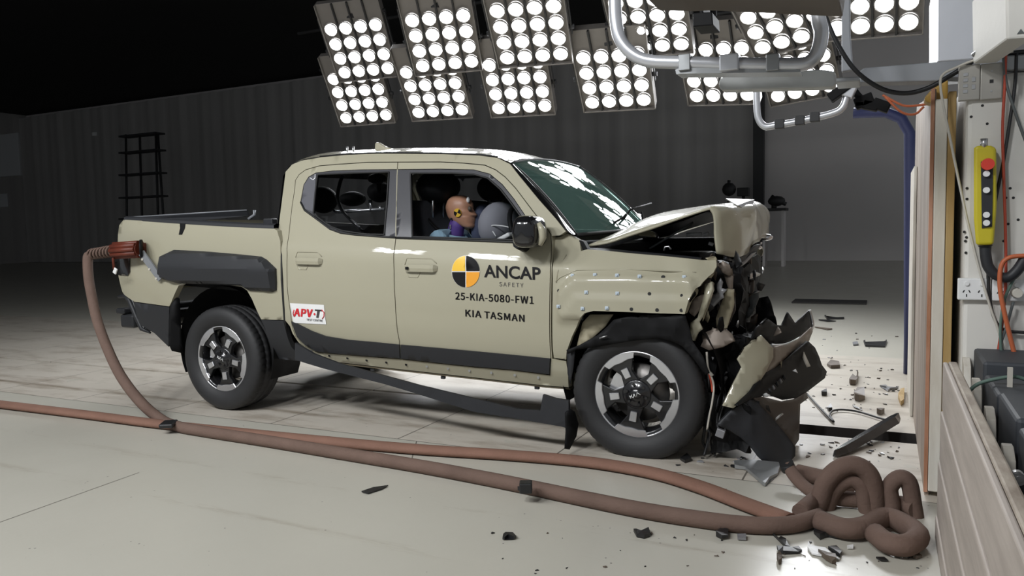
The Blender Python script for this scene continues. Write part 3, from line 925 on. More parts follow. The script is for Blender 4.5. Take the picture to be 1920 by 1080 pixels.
M['clip'] = principled('pale blue plastic clip', (0.45, 0.52, 0.58), 0.4)
for x, y, kind in clips:
    u, v = c6(x, y)
    p = S(u, v, lambda a, b: fendY(a, b)+fend_disp(a, b))
    m = MB()
    if kind:
        m.box((p.x, p.y-0.003, p.z), (0.022, 0.010, 0.020), bevel=0.003)
        m.cyl((p.x, p.y-0.003, p.z), (p.x, p.y-0.014, p.z), 0.005, 8)
    else:
        m.cyl((p.x, p.y-0.0015, p.z), (p.x, p.y+0.01, p.z), 0.010, 12)
    m.build('cladding_clip' if kind else 'clip_hole', M['clip'] if kind else M['seal'], wing)
# swage line over the pad and scratches
for path in ([(1042, 528), (1050, 520), (1081, 506.5), (1180, 505), (1305, 511)], [(1062, 478), (1046, 508), (1043, 530)]):
    gasket(path, lambda a, b: fendY(a, b), 'swage_line', wing, off=-0.0005, r=0.0035, closed=False, mat='paint')

# ---- roof and windscreen
near_top, mid_top, far_top = bp(957, 305, 1, -.62), bp(1022, 299.5, 1, 0), bp(1086, 313, 1, .62)
near_bot = bp(1080, 441, 1, -.74)
mid_bot, far_bot = Vector((2.90, 0, 1.275)), Vector((near_bot.x, 0.74, near_bot.z+0.05))
def quad3(a, b, c, t):
    return a*(2*(t-.5)*(t-1)) + b*(-4*t*(t-1)) + c*(2*t*(t-.5))
ws = MB()
rows = []
for i in range(13):
    t = i/12
    row = []
    for j in range(17):
        s_ = j/16
        a = quad3(near_top, mid_top, far_top, s_); b = quad3(near_bot, mid_bot, far_bot, s_)
        p = a.lerp(b, t)
        bul = 4*t*(1-t)*0.022
        row.append(p+Vector((0.66*bul, 0, 0.75*bul)))
    rows.append(row)
ws.grid(rows)
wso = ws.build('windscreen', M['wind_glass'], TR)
WS_EDGE_N = [r_[0] for r_ in rows]; WS_EDGE_F = [r_[-1] for r_ in rows]
sg = MB(); sg.tube(WS_EDGE_N, 0.011, 6); sg.tube(WS_EDGE_F, 0.011, 6); sg.tube(rows[0], 0.009, 6); sg.tube(rows[-1], 0.014, 6)
sg.build('windscreen_seal', M['seal'], wso)
# A pillar filler between screen and side frame, both sides
AP = [(933, 295.5), (956.7, 306), (973, 328), (1010, 373), (1043, 410), (1063, 434), (1075, 441)]
ap_pts = [S(u, v, cabY) for u, v in AP]
for sgn in (1, -1):
    m = MB(); rows2 = []
    for i, p in enumerate(ap_pts):
        t = max(0, (i-0.6)/(len(ap_pts)-1.6))
        k = t*(len(WS_EDGE_N)-1); k0 = min(int(k), len(WS_EDGE_N)-2)
        q = WS_EDGE_N[k0].lerp(WS_EDGE_N[k0+1], k-k0)
        row = [p, p.lerp(q, 0.5)+Vector((0.006, -0.004, 0.006)), q+Vector((-0.004, 0, -0.004))]
        if sgn < 0: row = [Vector((r_.x, -r_.y, r_.z+0.025*(2*abs(r_.y)))) for r_ in row]
        rows2.append(row)
    m.grid(rows2); m.build('windscreen_pillar_trim', M['gloss_black'], TR)
RAIL = [S(u, v, cabY) for u, v in ((549, 306.5), (565, 300), (600, 293.5), (648, 289), (707, 286.4), (746, 286.4), (830, 287.4), (900, 290), (933, 294.5), (957, 305))]
zs_t = [(p.x, p.z) for p in RAIL]; ys_t = [(p.x, p.y) for p in RAIL]
CRN = [bp(u, v, 1, 0) for u, v in ((600, 293), (639, 286.5), (707, 282), (746, 280), (835, 277.8), (915, 279), (966, 283), (1022, 298.5))]
zc_t = [(0.30, CRN[0].z-0.06)]+[(p.x, p.z) for p in CRN]
rf = MB(); rows = []
for j in range(19):
    t = j/18
    fx = quad3(RAIL[-1], mid_top+Vector((-0.0, 0, 0)), Vector((far_top.x, -RAIL[-1].y, far_top.z)), t).x
    row = []
    for i in range(25):
        x = lerp(RAIL[0].x+0.01, fx, i/24)
        ys = table(ys_t, min(x, RAIL[-1].x)); y = lerp(ys, -ys, t)
        e_ = abs(2*t-1)
        zsv, zcv = smooth_table(zs_t, x), smooth_table(zc_t, x)
        z = zsv + (zcv-zsv)*(1-e_**2.2) + 0.014*t - 0.014*(1-e_**2)
        if x > RAIL[-1].x: z = min(z, zcv)
        rib = 0.006*max(0, math.cos(e_*math.pi*3.0))*(1 if 0.9 < x < 2.0 else 0)
        row.append((x, y, z-rib*0.5))
    rows.append(row)
rf.grid(rows)
roof = rf.build('roof', M['paint'], TR)
rl = MB()
rl.grid([[(p[0], p[1]*0.97, p[2]-0.05) for p in r_] for r_ in rows])
rl.build('headliner', M['interior'], TR)
# shark fin and two thin aerial posts
fin = MB()
a, b = bp(706, 279, 1, -0.30), bp(748, 281, 1, -0.30)
tz = bp(709, 267.5, 1, -0.30).z
pr = [(a.x-0.005, a.z-0.02), (a.x+0.003, tz), (a.x+0.03, tz-0.001), (a.x+0.09, lerp(tz, b.z, .55)), (b.x+0.02, b.z-0.01), (b.x, b.z-0.03)]
Mf = Matrix(((1, 0, 0, 0), (0, 0, 1, -0.325), (0, 1, 0, 0), (0, 0, 0, 1)))
fin.prism(pr, Mf, 0.05)
fo = fin.build('roof_fin', M['paint'], TR); bevel(fo, 0.012, 3, 30)
for u in (651, 662.5):
    m = MB(); p = bp(u, 287, 1, -0.35); q = bp(u-0.5, 275, 1, -0.35)
    m.cyl(p, q, 0.009, 8); m.cyl(p+Vector((0, 0, -0.02)), p+Vector((0, 0, 0.004)), 0.02, 10)
    m.build('aerial_post', M['steel'], TR)

# ---- bent bonnet: rises to a ridge, then folds down over the crushed nose
ST = [  # near x,z   mid x,z
    (2.815, 1.190, 2.90, 1.265), (2.93, 1.205, 2.99, 1.325), (3.05, 1.242, 3.09, 1.366), (3.20, 1.287, 3.22, 1.388), (3.36, 1.337, 3.37, 1.404),
    (3.50, 1.383, 3.50, 1.412), (3.535, 1.385, 3.60, 1.420), (3.545, 1.345, 3.675, 1.405), (3.545, 1.29, 3.705, 1.36), (3.555, 1.225, 3.712, 1.28), (3.572, 1.155, 3.705, 1.19)]
hb = MB(); rows = []
for i, (nx_, nz_, mx_, mz_) in enumerate(ST):
    row = []
    for j in range(25):
        y = lerp(-0.735, 0.735, j/24)
        e_ = (abs(y)/0.735)**2.4
        x = lerp(mx_, nx_, e_); z = lerp(mz_, nz_, e_) + 0.03*(y+.735)*0.5
        if i >= 6:
            nn = noise.noise(Vector((x*7+3, y*6, z*7)))
            x += 0.024*nn; z += 0.012*noise.noise(Vector((y*9, i*0.6, 4)))
        if i == len(ST)-1: z -= 0.075*math.exp(-((y+0.5)/0.22)**2)
        if 4 <= i <= 6: z += 0.012*noise.noise(Vector((y*11, i*1.3, 1)))
        row.append(Vector((x, y, z)))
    rows.append(row)
# refine rows along the length
fine = []
for j in range(25):
    fine.append(catmull([r_[j] for r_ in rows], 4))
hb.grid([[fine[j][i] for j in range(25)] for i in range(len(fine[0]))])
hood = hb.build('bonnet', M['paint'], TR)
sm = hood.modifiers.new('thick', 'SOLIDIFY'); sm.thickness = 0.014; sm.offset = -1
lnr = MB()
lnr.grid([[fine[j][i]+Vector((-0.04*min(1, max(0, (fine[j][i].x-3.35)/0.2)), 0.012 if j < 2 else (-0.012 if j > 22 else 0), -0.03)) for j in range(1, 24)] for i in range(1, len(fine[0])-1)])
lnr.build('bonnet_blackout_sheet', M['black'], hood)  # black sheet added under the bonnet to keep its lit underside dark
tri = MB()
q = [bp(1360, 376, 1, -0.42), bp(1413, 378, 1, -0.16), bp(1405, 400, 1, -0.30), bp(1381, 389, 1, -0.42), bp(1397, 383, 1, -0.28)]
vs = [tri.bm.verts.new(p+Vector((0.01, -0.03, 0.012))) for p in q]
for ids in ((0, 3, 4), (0, 4, 1), (4, 2, 1), (3, 2, 4)): tri.bm.faces.new([vs[i] for i in ids])
to = tri.build('torn_fold', M['steel'], hood)
sm = to.modifiers.new('thick', 'SOLIDIFY'); sm.thickness = 0.006
# cowl and wipers
cw = MB(); cw.grid([[Vector((r_.x+0.05, r_.y, r_.z-0.06)) for r_ in rows[0]], [Vector((r_.x-0.10, r_.y*1.05, r_.z-0.045)) for r_ in rows[0]]])
cw.build('cowl', M['black'], TR)
wp = MB(); wp.tube([bp(1136, 427, 1, -0.30), bp(1168, 408, 1, -0.25), bp(1175, 401, 1, -0.25)], 0.008, 6)
wp.tube([bp(1168, 412, 1, -0.1), bp(1182, 393, 1, -0.05), bp(1221, 381.5, 1, 0.25)], 0.007, 6); wp.tube([bp(1203, 397, 1, 0.1), bp(1205, 412, 1, 0.1)], 0.007, 6)
wp.build('wiper', M['black'], TR)
hn = MB()
for k in range(1):
    a = S(1088, 450, fendY, -0.004)
    hn.prism([(a.x-0.005, a.z), (a.x+0.02, a.z-0.008), (a.x+0.05, a.z-0.06), (a.x+0.015, a.z-0.10), (a.x-0.002, a.z-0.07)], Matrix(((1, 0, 0, 0), (0, 0, 1, a.y-0.004), (0, 1, 0, 0), (0, 0, 0, 1))), 0.05)
hn.build('cowl_corner', M['black'], TR)

# ---- engine bay
eb = MB()
eb.box((2.80, 0, 0.85), (0.04, 1.5, 0.66))
eb.box((3.12, 0.05, 0.84), (0.62, 0.62, 0.42), bevel=0.04)
eb.box((3.10, 0.05, 1.08), (0.50, 0.50, 0.07), bevel=0.02)
eb.box((3.0, -0.58, 1.02), (0.28, 0.2, 0.16), bevel=0.02)
eb.box((3.2, 0.56, 1.0), (0.36, 0.24, 0.2), bevel=0.02)
eb.box((3.25, -0.70, 0.98), (0.75, 0.05, 0.16), bevel=0.01)
eb.box((3.17, 0.72, 0.97), (0.78, 0.05, 0.46), bevel=0.01)
eb.build('engine', M['black'], TR)
rd = MB(); rd.tube([bp(1218, 466, 1, -0.5), bp(1300, 417, 1, -0.45)], 0.007, 6); rd.build('bonnet_stay', M['cable_grey'], TR)
for a_, b_, y_ in (((1287, 440), (1316, 439), -.3), ((1320, 441), (1329, 437), -.3), ((1329, 456), (1337, 459), -.35)):
    sh = MB(); sh.tube([bp(*a_, 1, y_), bp(*b_, 1, y_)], 0.011, 8); sh.build('bright_pipe', M['white'], TR)
en = MB(); en.tube([bp(u, v, 1, -0.66) for u, v in ((1245, 470), (1247, 463), (1254, 462), (1258, 468))], 0.006, 6); en.build('lifting_eye', M['steel'], TR)
gr = MB(); rows2 = []
for u, v in ((1098, 464), (1140, 466), (1190, 471), (1233, 474.5), (1290, 480), (1316, 483)):
    p = bp(u, v, 1, -0.80); rows2.append([p+Vector((0, -0.06, -0.02)), p, p+Vector((0, 0.05, -0.01)), p+Vector((0, 0.06, -0.2))])
gr.grid(rows2); gr.build('bonnet_gutter', M['clad'], TR)

# ---- mirror, far side copies
def copy_tree(o, parent, scale=None, loc=None):
    c = o.copy(); COL.objects.link(c); c.parent = parent
    if scale: c.scale = scale
    if loc: c.location = loc
    for ch in list(o.children): copy_tree(ch, c)
    return c
def mir():
    m = MB()
    p = [bp(u, v, 1, -1.06) for u, v in ((963, 440), (967, 409), (975, 402.5), (1000, 404), (1006, 409), (1012, 425), (1012, 455), (1004, 466), (975, 466), (966, 460))]
    rows = []
    c = sum(p, Vector((0, 0, 0)))/len(p)
    for k, (sc_, dy) in enumerate(((0.0, -0.075), (0.55, -0.070), (0.88, -0.05), (1.0, -0.015), (1.0, 0.10), (0.9, 0.14), (0.0, 0.15))):
        rows.append([c+(q_-c)*sc_+Vector((0.02*0, dy, 0)) for q_ in p+[p[0]]])
    m.grid(rows)
    return m
mo = mir().build('door_mirror', M['gloss_black'], door_f)
sub = mo.modifiers.new('round', 'SUBSURF'); sub.levels = sub.render_levels = 2
mc = MB(); p = [bp(u, v, 1, -1.07) for u, v in ((1010, 418), (1016, 430), (1018, 445), (1013, 460))]
mc.tube(p, [0.012, 0.022, 0.022, 0.012], 8); mc.build('mirror_cap', M['paint'], mo)
mg = MB(); a = bp(984, 462, 1, -0.93); mg.tube([a, a+Vector((0, -0.10, 0.02))], [0.035, 0.03], 10); mg.build('mirror_arm', M['black'], mo)

for o in (cab, door_r, door_f, wing):
    if o is wing:
        c = wing.copy(); COL.objects.link(c); c.parent = TR; c.scale = (1, -1, 1); c.location = (0, 0, 0.02)
    else: copy_tree(o, TR, (1, -1, 1), (0, 0, 0.035))
fs.parent = TR

# ---- lettering on the near doors
try:
    import os
    FONT = bpy.data.fonts.load(os.path.join(bpy.utils.system_resource('DATAFILES', path='fonts'), 'Noto Sans CJK Regular.woff2'))
except Exception:
    FONT = None
def put_text(body, pts, name, mat, parent, bold=0.0, fat=0.0, inter=True, prof=cabY, off=-0.0025, shear=0.0, space=1.0):
    """pts: pixel of baseline left, baseline right, cap top above the left end"""
    cu_ = bpy.data.curves.new('txt', 'FONT'); cu_.body = body
    if FONT and inter: cu_.font = FONT
    cu_.size = 1; cu_.offset = bold; cu_.shear = shear; cu_.space_character = space; cu_.resolution_u = 4
    t = bpy.data.objects.new('txt', cu_); COL.objects.link(t)
    dg = bpy.context.evaluated_depsgraph_get()
    me = bpy.data.meshes.new_from_object(t.evaluated_get(dg))
    bpy.data.objects.remove(t); bpy.data.curves.remove(cu_)
    xs = [v.co.x for v in me.vertices]; ys = [v.co.y for v in me.vertices]
    x0, x1, y1 = min(xs), max(xs), max(ys)
    A, B_, T = [S(u, v, prof) for u, v in pts]
    if fat:
        b_ = bmesh.new()
        for dx, dy in ((-fat, -fat*.5), (fat, -fat*.5), (-fat, fat*.5), (fat, fat*.5)):
            c_ = me.copy()
            for v in c_.vertices: v.co.x += dx; v.co.y += dy
            b_.from_mesh(c_); bpy.data.meshes.remove(c_)
        b_.to_mesh(me); b_.free()
    for v in me.vertices:
        s_ = (v.co.x-x0)/(x1-x0); h = v.co.y/y1
        p = A + (B_-A)*s_ + (T-A)*h
        v.co = Vector((p.x, prof(p.x, p.z)+off, p.z))
    me.name = name; me.materials.append(mat)
    o = bpy.data.objects.new(name, me); COL.objects.link(o); o.parent = parent
    return o
put_text('ANCAP', [(908, 519), (1014.2, 524.6), (907.5, 496.2)], 'lettering', M['ink'], door_f, bold=0.022, inter=False)
put_text('SAFETY', [(936.5, 536.3), (981.5, 538.8), (936.4, 528.6)], 'lettering', M['grey_ink'], door_f, space=1.12)
put_text('25-KIA-5080-FW1', [(854.6, 561.2), (1000.6, 569.6), (854.4, 548.2)], 'lettering', M['ink'], door_f, fat=0.010, space=1.06)
put_text('KIA', [(873.3, 593), (902.5, 595.6), (873.1, 580.6)], 'lettering', M['ink'], door_f, fat=0.010, space=1.06)
put_text('TASMAN', [(908.8, 596.2), (983.4, 603.2), (908.6, 583.6)], 'lettering', M['ink'], door_f, fat=0.010, space=1.06)
# quartered roundel
cx, cy, rx, ry = 873.2, 509.2, 25.2, 28.8
def sector(a0, a1, k, n=10):
    pts = [(cx, cy)]
    for i in range(n+1):
        a = lerp(a0, a1, i/n)
        pts.append((cx+rx*k*math.cos(a), cy-ry*k*math.sin(a)))
    return pts
skin([[(cx+(rx+1.2)*math.cos(a), cy-(ry+1.2)*math.sin(a)) for a in [2*math.pi*i/40 for i in range(40)]]], cabY, 'roundel', M['white'], door_f, off=-0.002, grid=0.05, depth=0.001)
for k, mt in enumerate(('ink', 'yellow_vinyl', 'ink', 'orange_vinyl')):
    pts = sector(k*math.pi/2, (k+1)*math.pi/2, 0.99)
    sx, sy = ((1, -1), (-1, -1), (-1, 1), (1, 1))[k]
    pts = [(u+sx*0.9, v+sy*0.9) for u, v in pts]
    skin([pts], cabY, 'roundel_quarter', M[mt], door_f, off=-0.004, grid=0.05, depth=0.001)
# white sticker
STK = [(543.6, 568.3), (607.3, 571.7), (611.5, 608.2), (550, 605.6)]
skin([STK], cabY, 'test_lab_sticker', M['white'], door_r, off=-0.004, grid=0.08, depth=0.001)
put_text('APV', [(552.5, 592.2), (587, 594.2), (552.2, 578.4)], 'sticker_lettering', M['red_ink'], door_r, fat=0.016, space=1.05, shear=0.12, off=-0.0065)
put_text('T', [(592, 595), (604, 596), (592.4, 580.4)], 'sticker_lettering', M['grey_ink'], door_r, fat=0.018, shear=0.12, off=-0.0065)
put_text('TEST CENTRE', [(576, 600.8), (606, 603.2), (576, 597.2)], 'sticker_lettering', M['ink'], door_r, fat=0.006, off=-0.0065)
m = MB()
for pth in ([(551.5, 594), (549.5, 588), (551, 581)], [(603, 581), (607.5, 586), (607.3, 593), (604, 598)]):
    m.tube([S(u, v, cabY, -0.006) for u, v in pth], 0.003, 6)
p = S(589.5, 589, cabY, -0.006); m.tube([p, p+Vector((0, 0.002, 0))], 0.008, 8)
m.build('sticker_swoosh', M['red_ink'], door_r)

# ---- wheels
RX90 = Matrix.Rotation(math.pi/2, 4, 'X')
def wheel(c, Rt, spin, name='wheel'):
    W_ = Matrix.Translation(Vector(c)) @ RX90 @ Matrix.Rotation(spin, 4, 'Z')
    prof = [(.098, .240), (.112, .250), (.126, .285), (.133, .312), (.131, .335), (.122, .357), (.112, .368), (.098, .377), (.090, .379), (.062, .383), (.058, .376), (.048, .376), (.044, .383), (.008, .384), (.005, .377), (-.005, .377), (-.008, .384), (-.044, .383), (-.048, .376), (-.058, .376), (-.062, .383), (-.090, .379), (-.098, .377), (-.112, .368), (-.131, .335), (-.133, .312), (-.112, .25), (-.098, .24)]
    prof = [(h, r*Rt/.384 if r > .36 else r) for h, r in prof]
    hs = [h for h, r in prof]
    def rmod(j, k, r):
        h = abs(hs[j])
        if .085 < h < .108 and r > .35 and (k % 4 < 1): return r-0.006
        if .01 < h < .095 and r > .37 and (k % 4 == 2): return r-0.006
        return r
    t = MB(); t.lathe(prof, W_, 200, rmod)
    for v in t.bm.verts:
        if v.co.z < 0.002: v.co.z = 0.002
    ty = t.build(name, M['rubber'], TR)
    # raised sidewall lettering band
    rm = MB()
    rm.lathe([(.098, .243), (.100, .222), (.085, .214), (.03, .205), (-.09, .205), (-.10, .24)], W_, 64)
    rm.lathe([(.03, .0), (.03, .07)], W_, 24)
    rm.build('rim', M['alloy_black'], ty)
    f = MB()
    f.lathe([(.098, .2455), (.104, .244), (.104, .236), (.098, .234)], W_, 72)
    f.build('rim_lip', M['alloy'], ty)
    br = MB(); br.lathe([(.02, .05), (.02, .165), (.0, .165)], W_, 48)
    br.build('brake_disc', M['disc'], ty)
    ca = MB(); ca.prism([(.09*math.cos(a), .09*math.sin(a)) for a in (2.3, 2.6, 2.9, 3.2)]+[(.17*math.cos(a), .17*math.sin(a)) for a in (3.2, 2.9, 2.6, 2.3)], Matrix.Translation(Vector(c)) @ RX90 @ Matrix.Translation((0, 0, .022)), 0.035)
    ca.build('brake_caliper', M['alloy'], ty)
    sp = MB()
    for k in range(5):
        a = math.pi/2 + 2*math.pi*k/5
        Q = W_ @ Matrix.Rotation(a, 4, 'Z')
        # broad black spoke, then machined lobe on the rim and machined tab on the spoke
        sp.prism([(.05, -.052), (.13, -.036), (.185, -.070), (.236, -.095), (.240, 0), (.236, .095), (.185, .070), (.13, .036), (.05, .052)], Q @ Matrix.Translation((0, 0, .060)), 0.034)
        arc = [(.243*math.cos(q_), .243*math.sin(q_)) for q_ in [rad(-25+50*i/8) for i in range(9)]]
        lo = MB(); lo.prism(arc+[(.205*math.cos(rad(23)), .205*math.sin(rad(23))), (.196, .040), (.193, 0), (.196, -.040), (.205*math.cos(rad(-23)), .205*math.sin(rad(-23)))], Q @ Matrix.Translation((0, 0, .093)), 0.012)
        bevel(lo.build('machined_lobe', M['alloy'], ty), 0.003, 1, 40)
        tb = MB(); tb.prism([(.100, -.019), (.158, -.021), (.158, .021), (.100, .019)], Q @ Matrix.Translation((0, 0, .0935)), 0.012)
        bevel(tb.build('machined_tab', M['alloy'], ty), 0.003, 1, 40)
    so = sp.build('spokes', M['alloy_black'], ty); bevel(so, 0.006, 2, 40)
    hc = MB(); hc.lathe([(.06, .088), (.094, .084), (.100, .074), (.101, .040), (.112, .036), (.114, .001)], W_, 36)
    for k in range(6):
        a = 2*math.pi*k/6+.3; q_ = W_ @ Vector((.058*math.cos(a), .058*math.sin(a), .098)); q2 = W_ @ Vector((.058*math.cos(a), .058*math.sin(a), .108))
        hc.cyl(q_, q2, 0.009, 6)
    hc.build('hub_cap', M['alloy_black'], ty)
    bd = MB()
    Wl = Matrix.Translation(Vector(c)) @ RX90 @ Matrix.Rotation(rad(25) if c[0] > 1 else rad(-24), 4, 'Z')
    for pl in ([(-.034, -.009), (-.034, .009)], [(-.033, -.001), (-.020, .009)], [(-.029, .002), (-.018, -.009), (-.006, .009)], [(-.006, -.009), (-.006, .009)], [(.002, -.009), (.014, .009), (.027, -.009)]):
        bd.tube([Wl @ Vector((x, y, .1155)) for x, y in pl], 0.0022, 6)
    bd.build('hub_badge', M['white'], ty)
    return ty
FW = (3.15, -0.812, 0.355); RW = (0.0, -0.812, 0.386)
wf = wheel(FW, 0.384, rad(27)); wr = wheel(RW, 0.387, rad(-29))
for o, yy in ((wf, 0), (wr, 0)):
    copy_tree(o, TR, (1, -1, 1))
# axles and chassis
ch = MB()
for sgn in (-1, 1):
    ch.tube([(-1.0, sgn*.5, .62), (-0.3, sgn*.5, .66), (0.35, sgn*.5, .58), (0.9, sgn*.52, .50), (2.4, sgn*.52, .47), (3.5, sgn*.45, .50)], 0.055, 8)
ch.cyl((0, -.70, .386), (0, .70, .386), 0.055, 12); ch.ico((0, 0.05, .39), 0.15, 2)
ch.cyl((0, 0.05, .40), (2.2, .05, .50), 0.04, 10)
for sgn in (-1, 1):
    ch.tube([(-0.7, sgn*.6, .52), (0, sgn*.6, .46), (.65, sgn*.6, .52)], 0.025, 6)
    ch.tube([(3.15, sgn*.70, .36), (3.05, sgn*.35, .42)], 0.04, 8)
ch.box((1.6, 0, 0.56), (2.1, 1.2, 0.06)); ch.box((2.3, 0, 0.50), (0.7, 0.5, 0.14), bevel=.03)
ch.build('chassis', M['black'], TR)
fl_ = MB(); fl_.box((1.6, 0, 0.62), (2.25, 1.66, 0.04)); fl_.box((0.46, 0, 0.92), (0.03, 1.62, 0.60)); fl_.build('cab_floor', M['interior'], TR)
si = MB()
rows2 = []
for u, v in ((560, 645), (587, 665.5), (637, 681), (737, 692.5), (887, 709), (1013, 723.5), (1066, 728)):
    p = S(u, v, cabY); rows2.append([p+Vector((0, 0.004, 0)), p+Vector((0, 0.03, -0.015)), p+Vector((0, 0.12, -0.005)), p+Vector((0, 0.18, 0.06))])
si.grid(rows2); si.build('sill_flange', M['paint_bare'], TR)
for i in range(9):
    u = 655+i*44; p = S(u, 685+(u-655)*0.108, cabY, 0.03)
    if i in (0, 1, 4, 8):
        m = MB(); m.box((p.x, p.y, p.z-0.012), (0.03, 0.02, 0.02), bevel=.004); m.build('sill_bracket', M['clad'], TR)
# arch liners
def liner(c, r_, a0, a1, wdt=0.34, y0=-0.93):
    m = MB(); rows2 = []
    for i in range(25):
        a = lerp(a0, a1, i/24); x, z = c[0]+r_*math.cos(a), c[2]+r_*math.sin(a)
        rows2.append([(x, y0+.05, z), (x, y0+wdt, z), (lerp(x, c[0], .6), y0+wdt+.02, lerp(z, c[2], .6)), (c[0], y0+wdt+.02, c[2]+.1)])
    m.grid(rows2); return m.build('arch_liner', M['black'], TR)
l1 = liner((0, 0, 0.45), 0.47, rad(-25), rad(205)); l2 = liner((3.15, 0, 0.43), 0.46, rad(-20), rad(200))
for l_ in (l1, l2):
    c = l_.copy(); COL.objects.link(c); c.parent = TR; c.scale = (1, -1, 1)

# ---- free form pieces traced with their own depth
def shard(name, px, yc, mat, parent, gu=0.0, gv=0.0, amp=0.0, thick=0.012, step=14.0, freq=9.0, bend=0.0, smooth=True):
    """outline in pixels; each point is set at its own depth y = yc + gu*(u-uc) + gv*(v-vc), dented by noise, and given thickness"""
    uc = sum(p[0] for p in px)/len(px); vc = sum(p[1] for p in px)/len(px)
    loop = resample(px, step*0.7)
    vs = [Vector((p[0], -p[1])) for p in loop]; n = len(vs)
    es = [(i, (i+1) % n) for i in range(n)]
    lp = [(p.x, p.y) for p in vs]
    u = min(p.x for p in vs)+step*.4
    while u < max(p.x for p in vs):
        v = min(p.y for p in vs)+step*.4
        while v < max(p.y for p in vs):
            if inside((u, v), lp) and min((q.x-u)**2+(q.y-v)**2 for q in vs[:n]) > (0.35*step)**2: vs.append(Vector((u, v)))
            v += step
        u += step
    ov, oe, of, *_ = geometry.delaunay_2d_cdt(vs, es, [], 0, 1e-4)
    seed = R.uniform(0, 50)
    bm = bmesh.new(); nv = []
    for p in ov:
        uu, vv = p.x, -p.y
        y = yc+gu*(uu-uc)+gv*(vv-vc)
        w_ = bp(uu, vv, 1, y)
        if amp: y += amp*noise.noise(Vector((w_.x*freq+seed, w_.z*freq, seed)))
        if bend: y += bend*((uu-uc)/60.0)**2
        nv.append(bm.verts.new(bp(uu, vv, 1, y)))
    for f in of:
        c = sum((ov[i] for i in f), Vector((0, 0)))/len(f)
        if inside((c.x, c.y), lp):
            try: bm.faces.new([nv[i] for i in f]).smooth = smooth
            except ValueError: pass
    for v in [v for v in bm.verts if not v.link_faces]: bm.verts.remove(v)
    for f in bm.faces:
        f.normal_update()
        if f.normal.y > 0: f.normal_flip()
    me = bpy.data.meshes.new(name); bm.to_mesh(me); bm.free()
    me.materials.append(mat)
    o = bpy.data.objects.new(name, me); COL.objects.link(o)
    if parent is not None: o.parent = parent
    if smooth: me.set_sharp_from_angle(angle=rad(28))
    s_ = o.modifiers.new('thick', 'SOLIDIFY'); s_.thickness = thick; s_.offset = -1
    return o

# torn off sill strip still hanging at its rear end
STRIP = [(553, 643), (587, 663), (637, 682), (703, 700), (787, 723), (887, 747), (970, 767), (1013, 770), (1018, 740), (1040, 747), (1066, 751), (1066, 804), (1053, 800), (980, 787), (887, 772), (787, 740), (720, 720), (653, 703), (603, 690), (570, 680), (553, 674)]
shard('torn_sill_strip', STRIP, -0.985, M['clad'], TR, gu=-0.00025, amp=0.004, thick=0.02, step=26, smooth=False)
shard('mud_flap', [(1062, 775), (1069, 766), (1078, 772), (1085, 795), (1081, 818), (1068, 843), (1061, 842), (1063, 810)], -1.03, M['black'], TR, gu=0.004, thick=0.012)
shard('mud_flap', [(319, 576), (329, 557), (337, 560), (341, 640), (345, 663), (322, 658), (316, 645), (316.5, 600)], -0.93, M['black'], TR, gu=0.003, thick=0.015)
shard('torn_arch_liner', [(1064, 664), (1062, 656), (1085, 648), (1100, 640), (1121, 628), (1139, 612), (1150, 600), (1175, 594), (1240, 590), (1285, 592), (1291, 612), (1298, 640), (1318, 668), (1330, 700), (1322, 702), (1300, 672), (1280, 650), (1260, 640), (1236, 634), (1180, 640), (1122, 650), (1080, 656)], -0.972, M['black'], TR, gu=-0.0001, amp=0.02, thick=0.006, step=10, freq=14)
shard('torn_arch_liner', [(1063, 660), (1078, 656), (1075, 690), (1069, 720), (1064, 700)], -0.945, M['clad'], TR, amp=0.01, thick=0.006)
shard('liner_scrap', [(1123, 633), (1138, 628.5), (1138.5, 630.5), (1124, 636)], -0.99, M['steel'], TR, thick=0.004)
shard('arch_inner_panel', [(1080, 655), (1092, 605), (1106, 590), (1150, 590), (1135, 612), (1115, 630), (1095, 645)], -0.90, M['paint_bare'], TR, amp=0.02, thick=0.006)

# crushed nose: a dark core of buckled sheets with the bright torn pieces over it
def core(c, s_, amp, name, mat, rot=(0, 0, 0), cuts=7):
    t = bmesh.new(); bmesh.ops.create_cube(t, size=1); bmesh.ops.subdivide_edges(t, edges=t.edges[:], cuts=cuts, use_grid_fill=True)
    sd = R.uniform(0, 99)
    for v in t.verts:
        v.co = Vector((v.co.x*s_[0], v.co.y*s_[1], v.co.z*s_[2]))
        k = Vector((v.co.x*5+sd, v.co.y*5, v.co.z*5)); v.co += noise.noise_vector(k)*amp+noise.noise_vector(k*2.7)*amp*.5
    m = MB(); m.add(t, Matrix.Translation(Vector(c)) @ Matrix.Rotation(rot[1], 4, 'Y') @ Matrix.Rotation(rot[2], 4, 'Z'))
    return m.build(name, mat, TR, smooth=False)
core((3.44, 0.0, 0.72), (0.22, 1.35, 0.62), 0.06, 'crushed_radiator_pack', M['black'])
core((3.60, -0.12, 0.86), (0.10, 0.85, 0.40), 0.05, 'crushed_grille', M['black'])
core((3.60, -0.42, 0.50), (0.24, 0.5, 0.34), 0.06, 'crushed_bumper_beam', M['black'])
core((3.63, -0.72, 0.20), (0.20, 0.18, 0.30), 0.06, 'hanging_wiring_lump', M['black'], cuts=6)
core((3.50, -0.64, 0.55), (0.10, 0.16, 0.45), 0.03, 'buckled_chassis_horn', M['black'])
def z1(x, y): return (1280+x/5.4, 440+y/5.4)
def Q(*pts): return [z1(*p) for p in pts]
shard('torn_wing_edge', Q((235, 235), (335, 225), (345, 270), (320, 400), (290, 440), (250, 435), (270, 380), (300, 290)), -0.86, M['paint_bare'], TR, gu=0.002, amp=0.03, thick=0.006, step=7, freq=16)
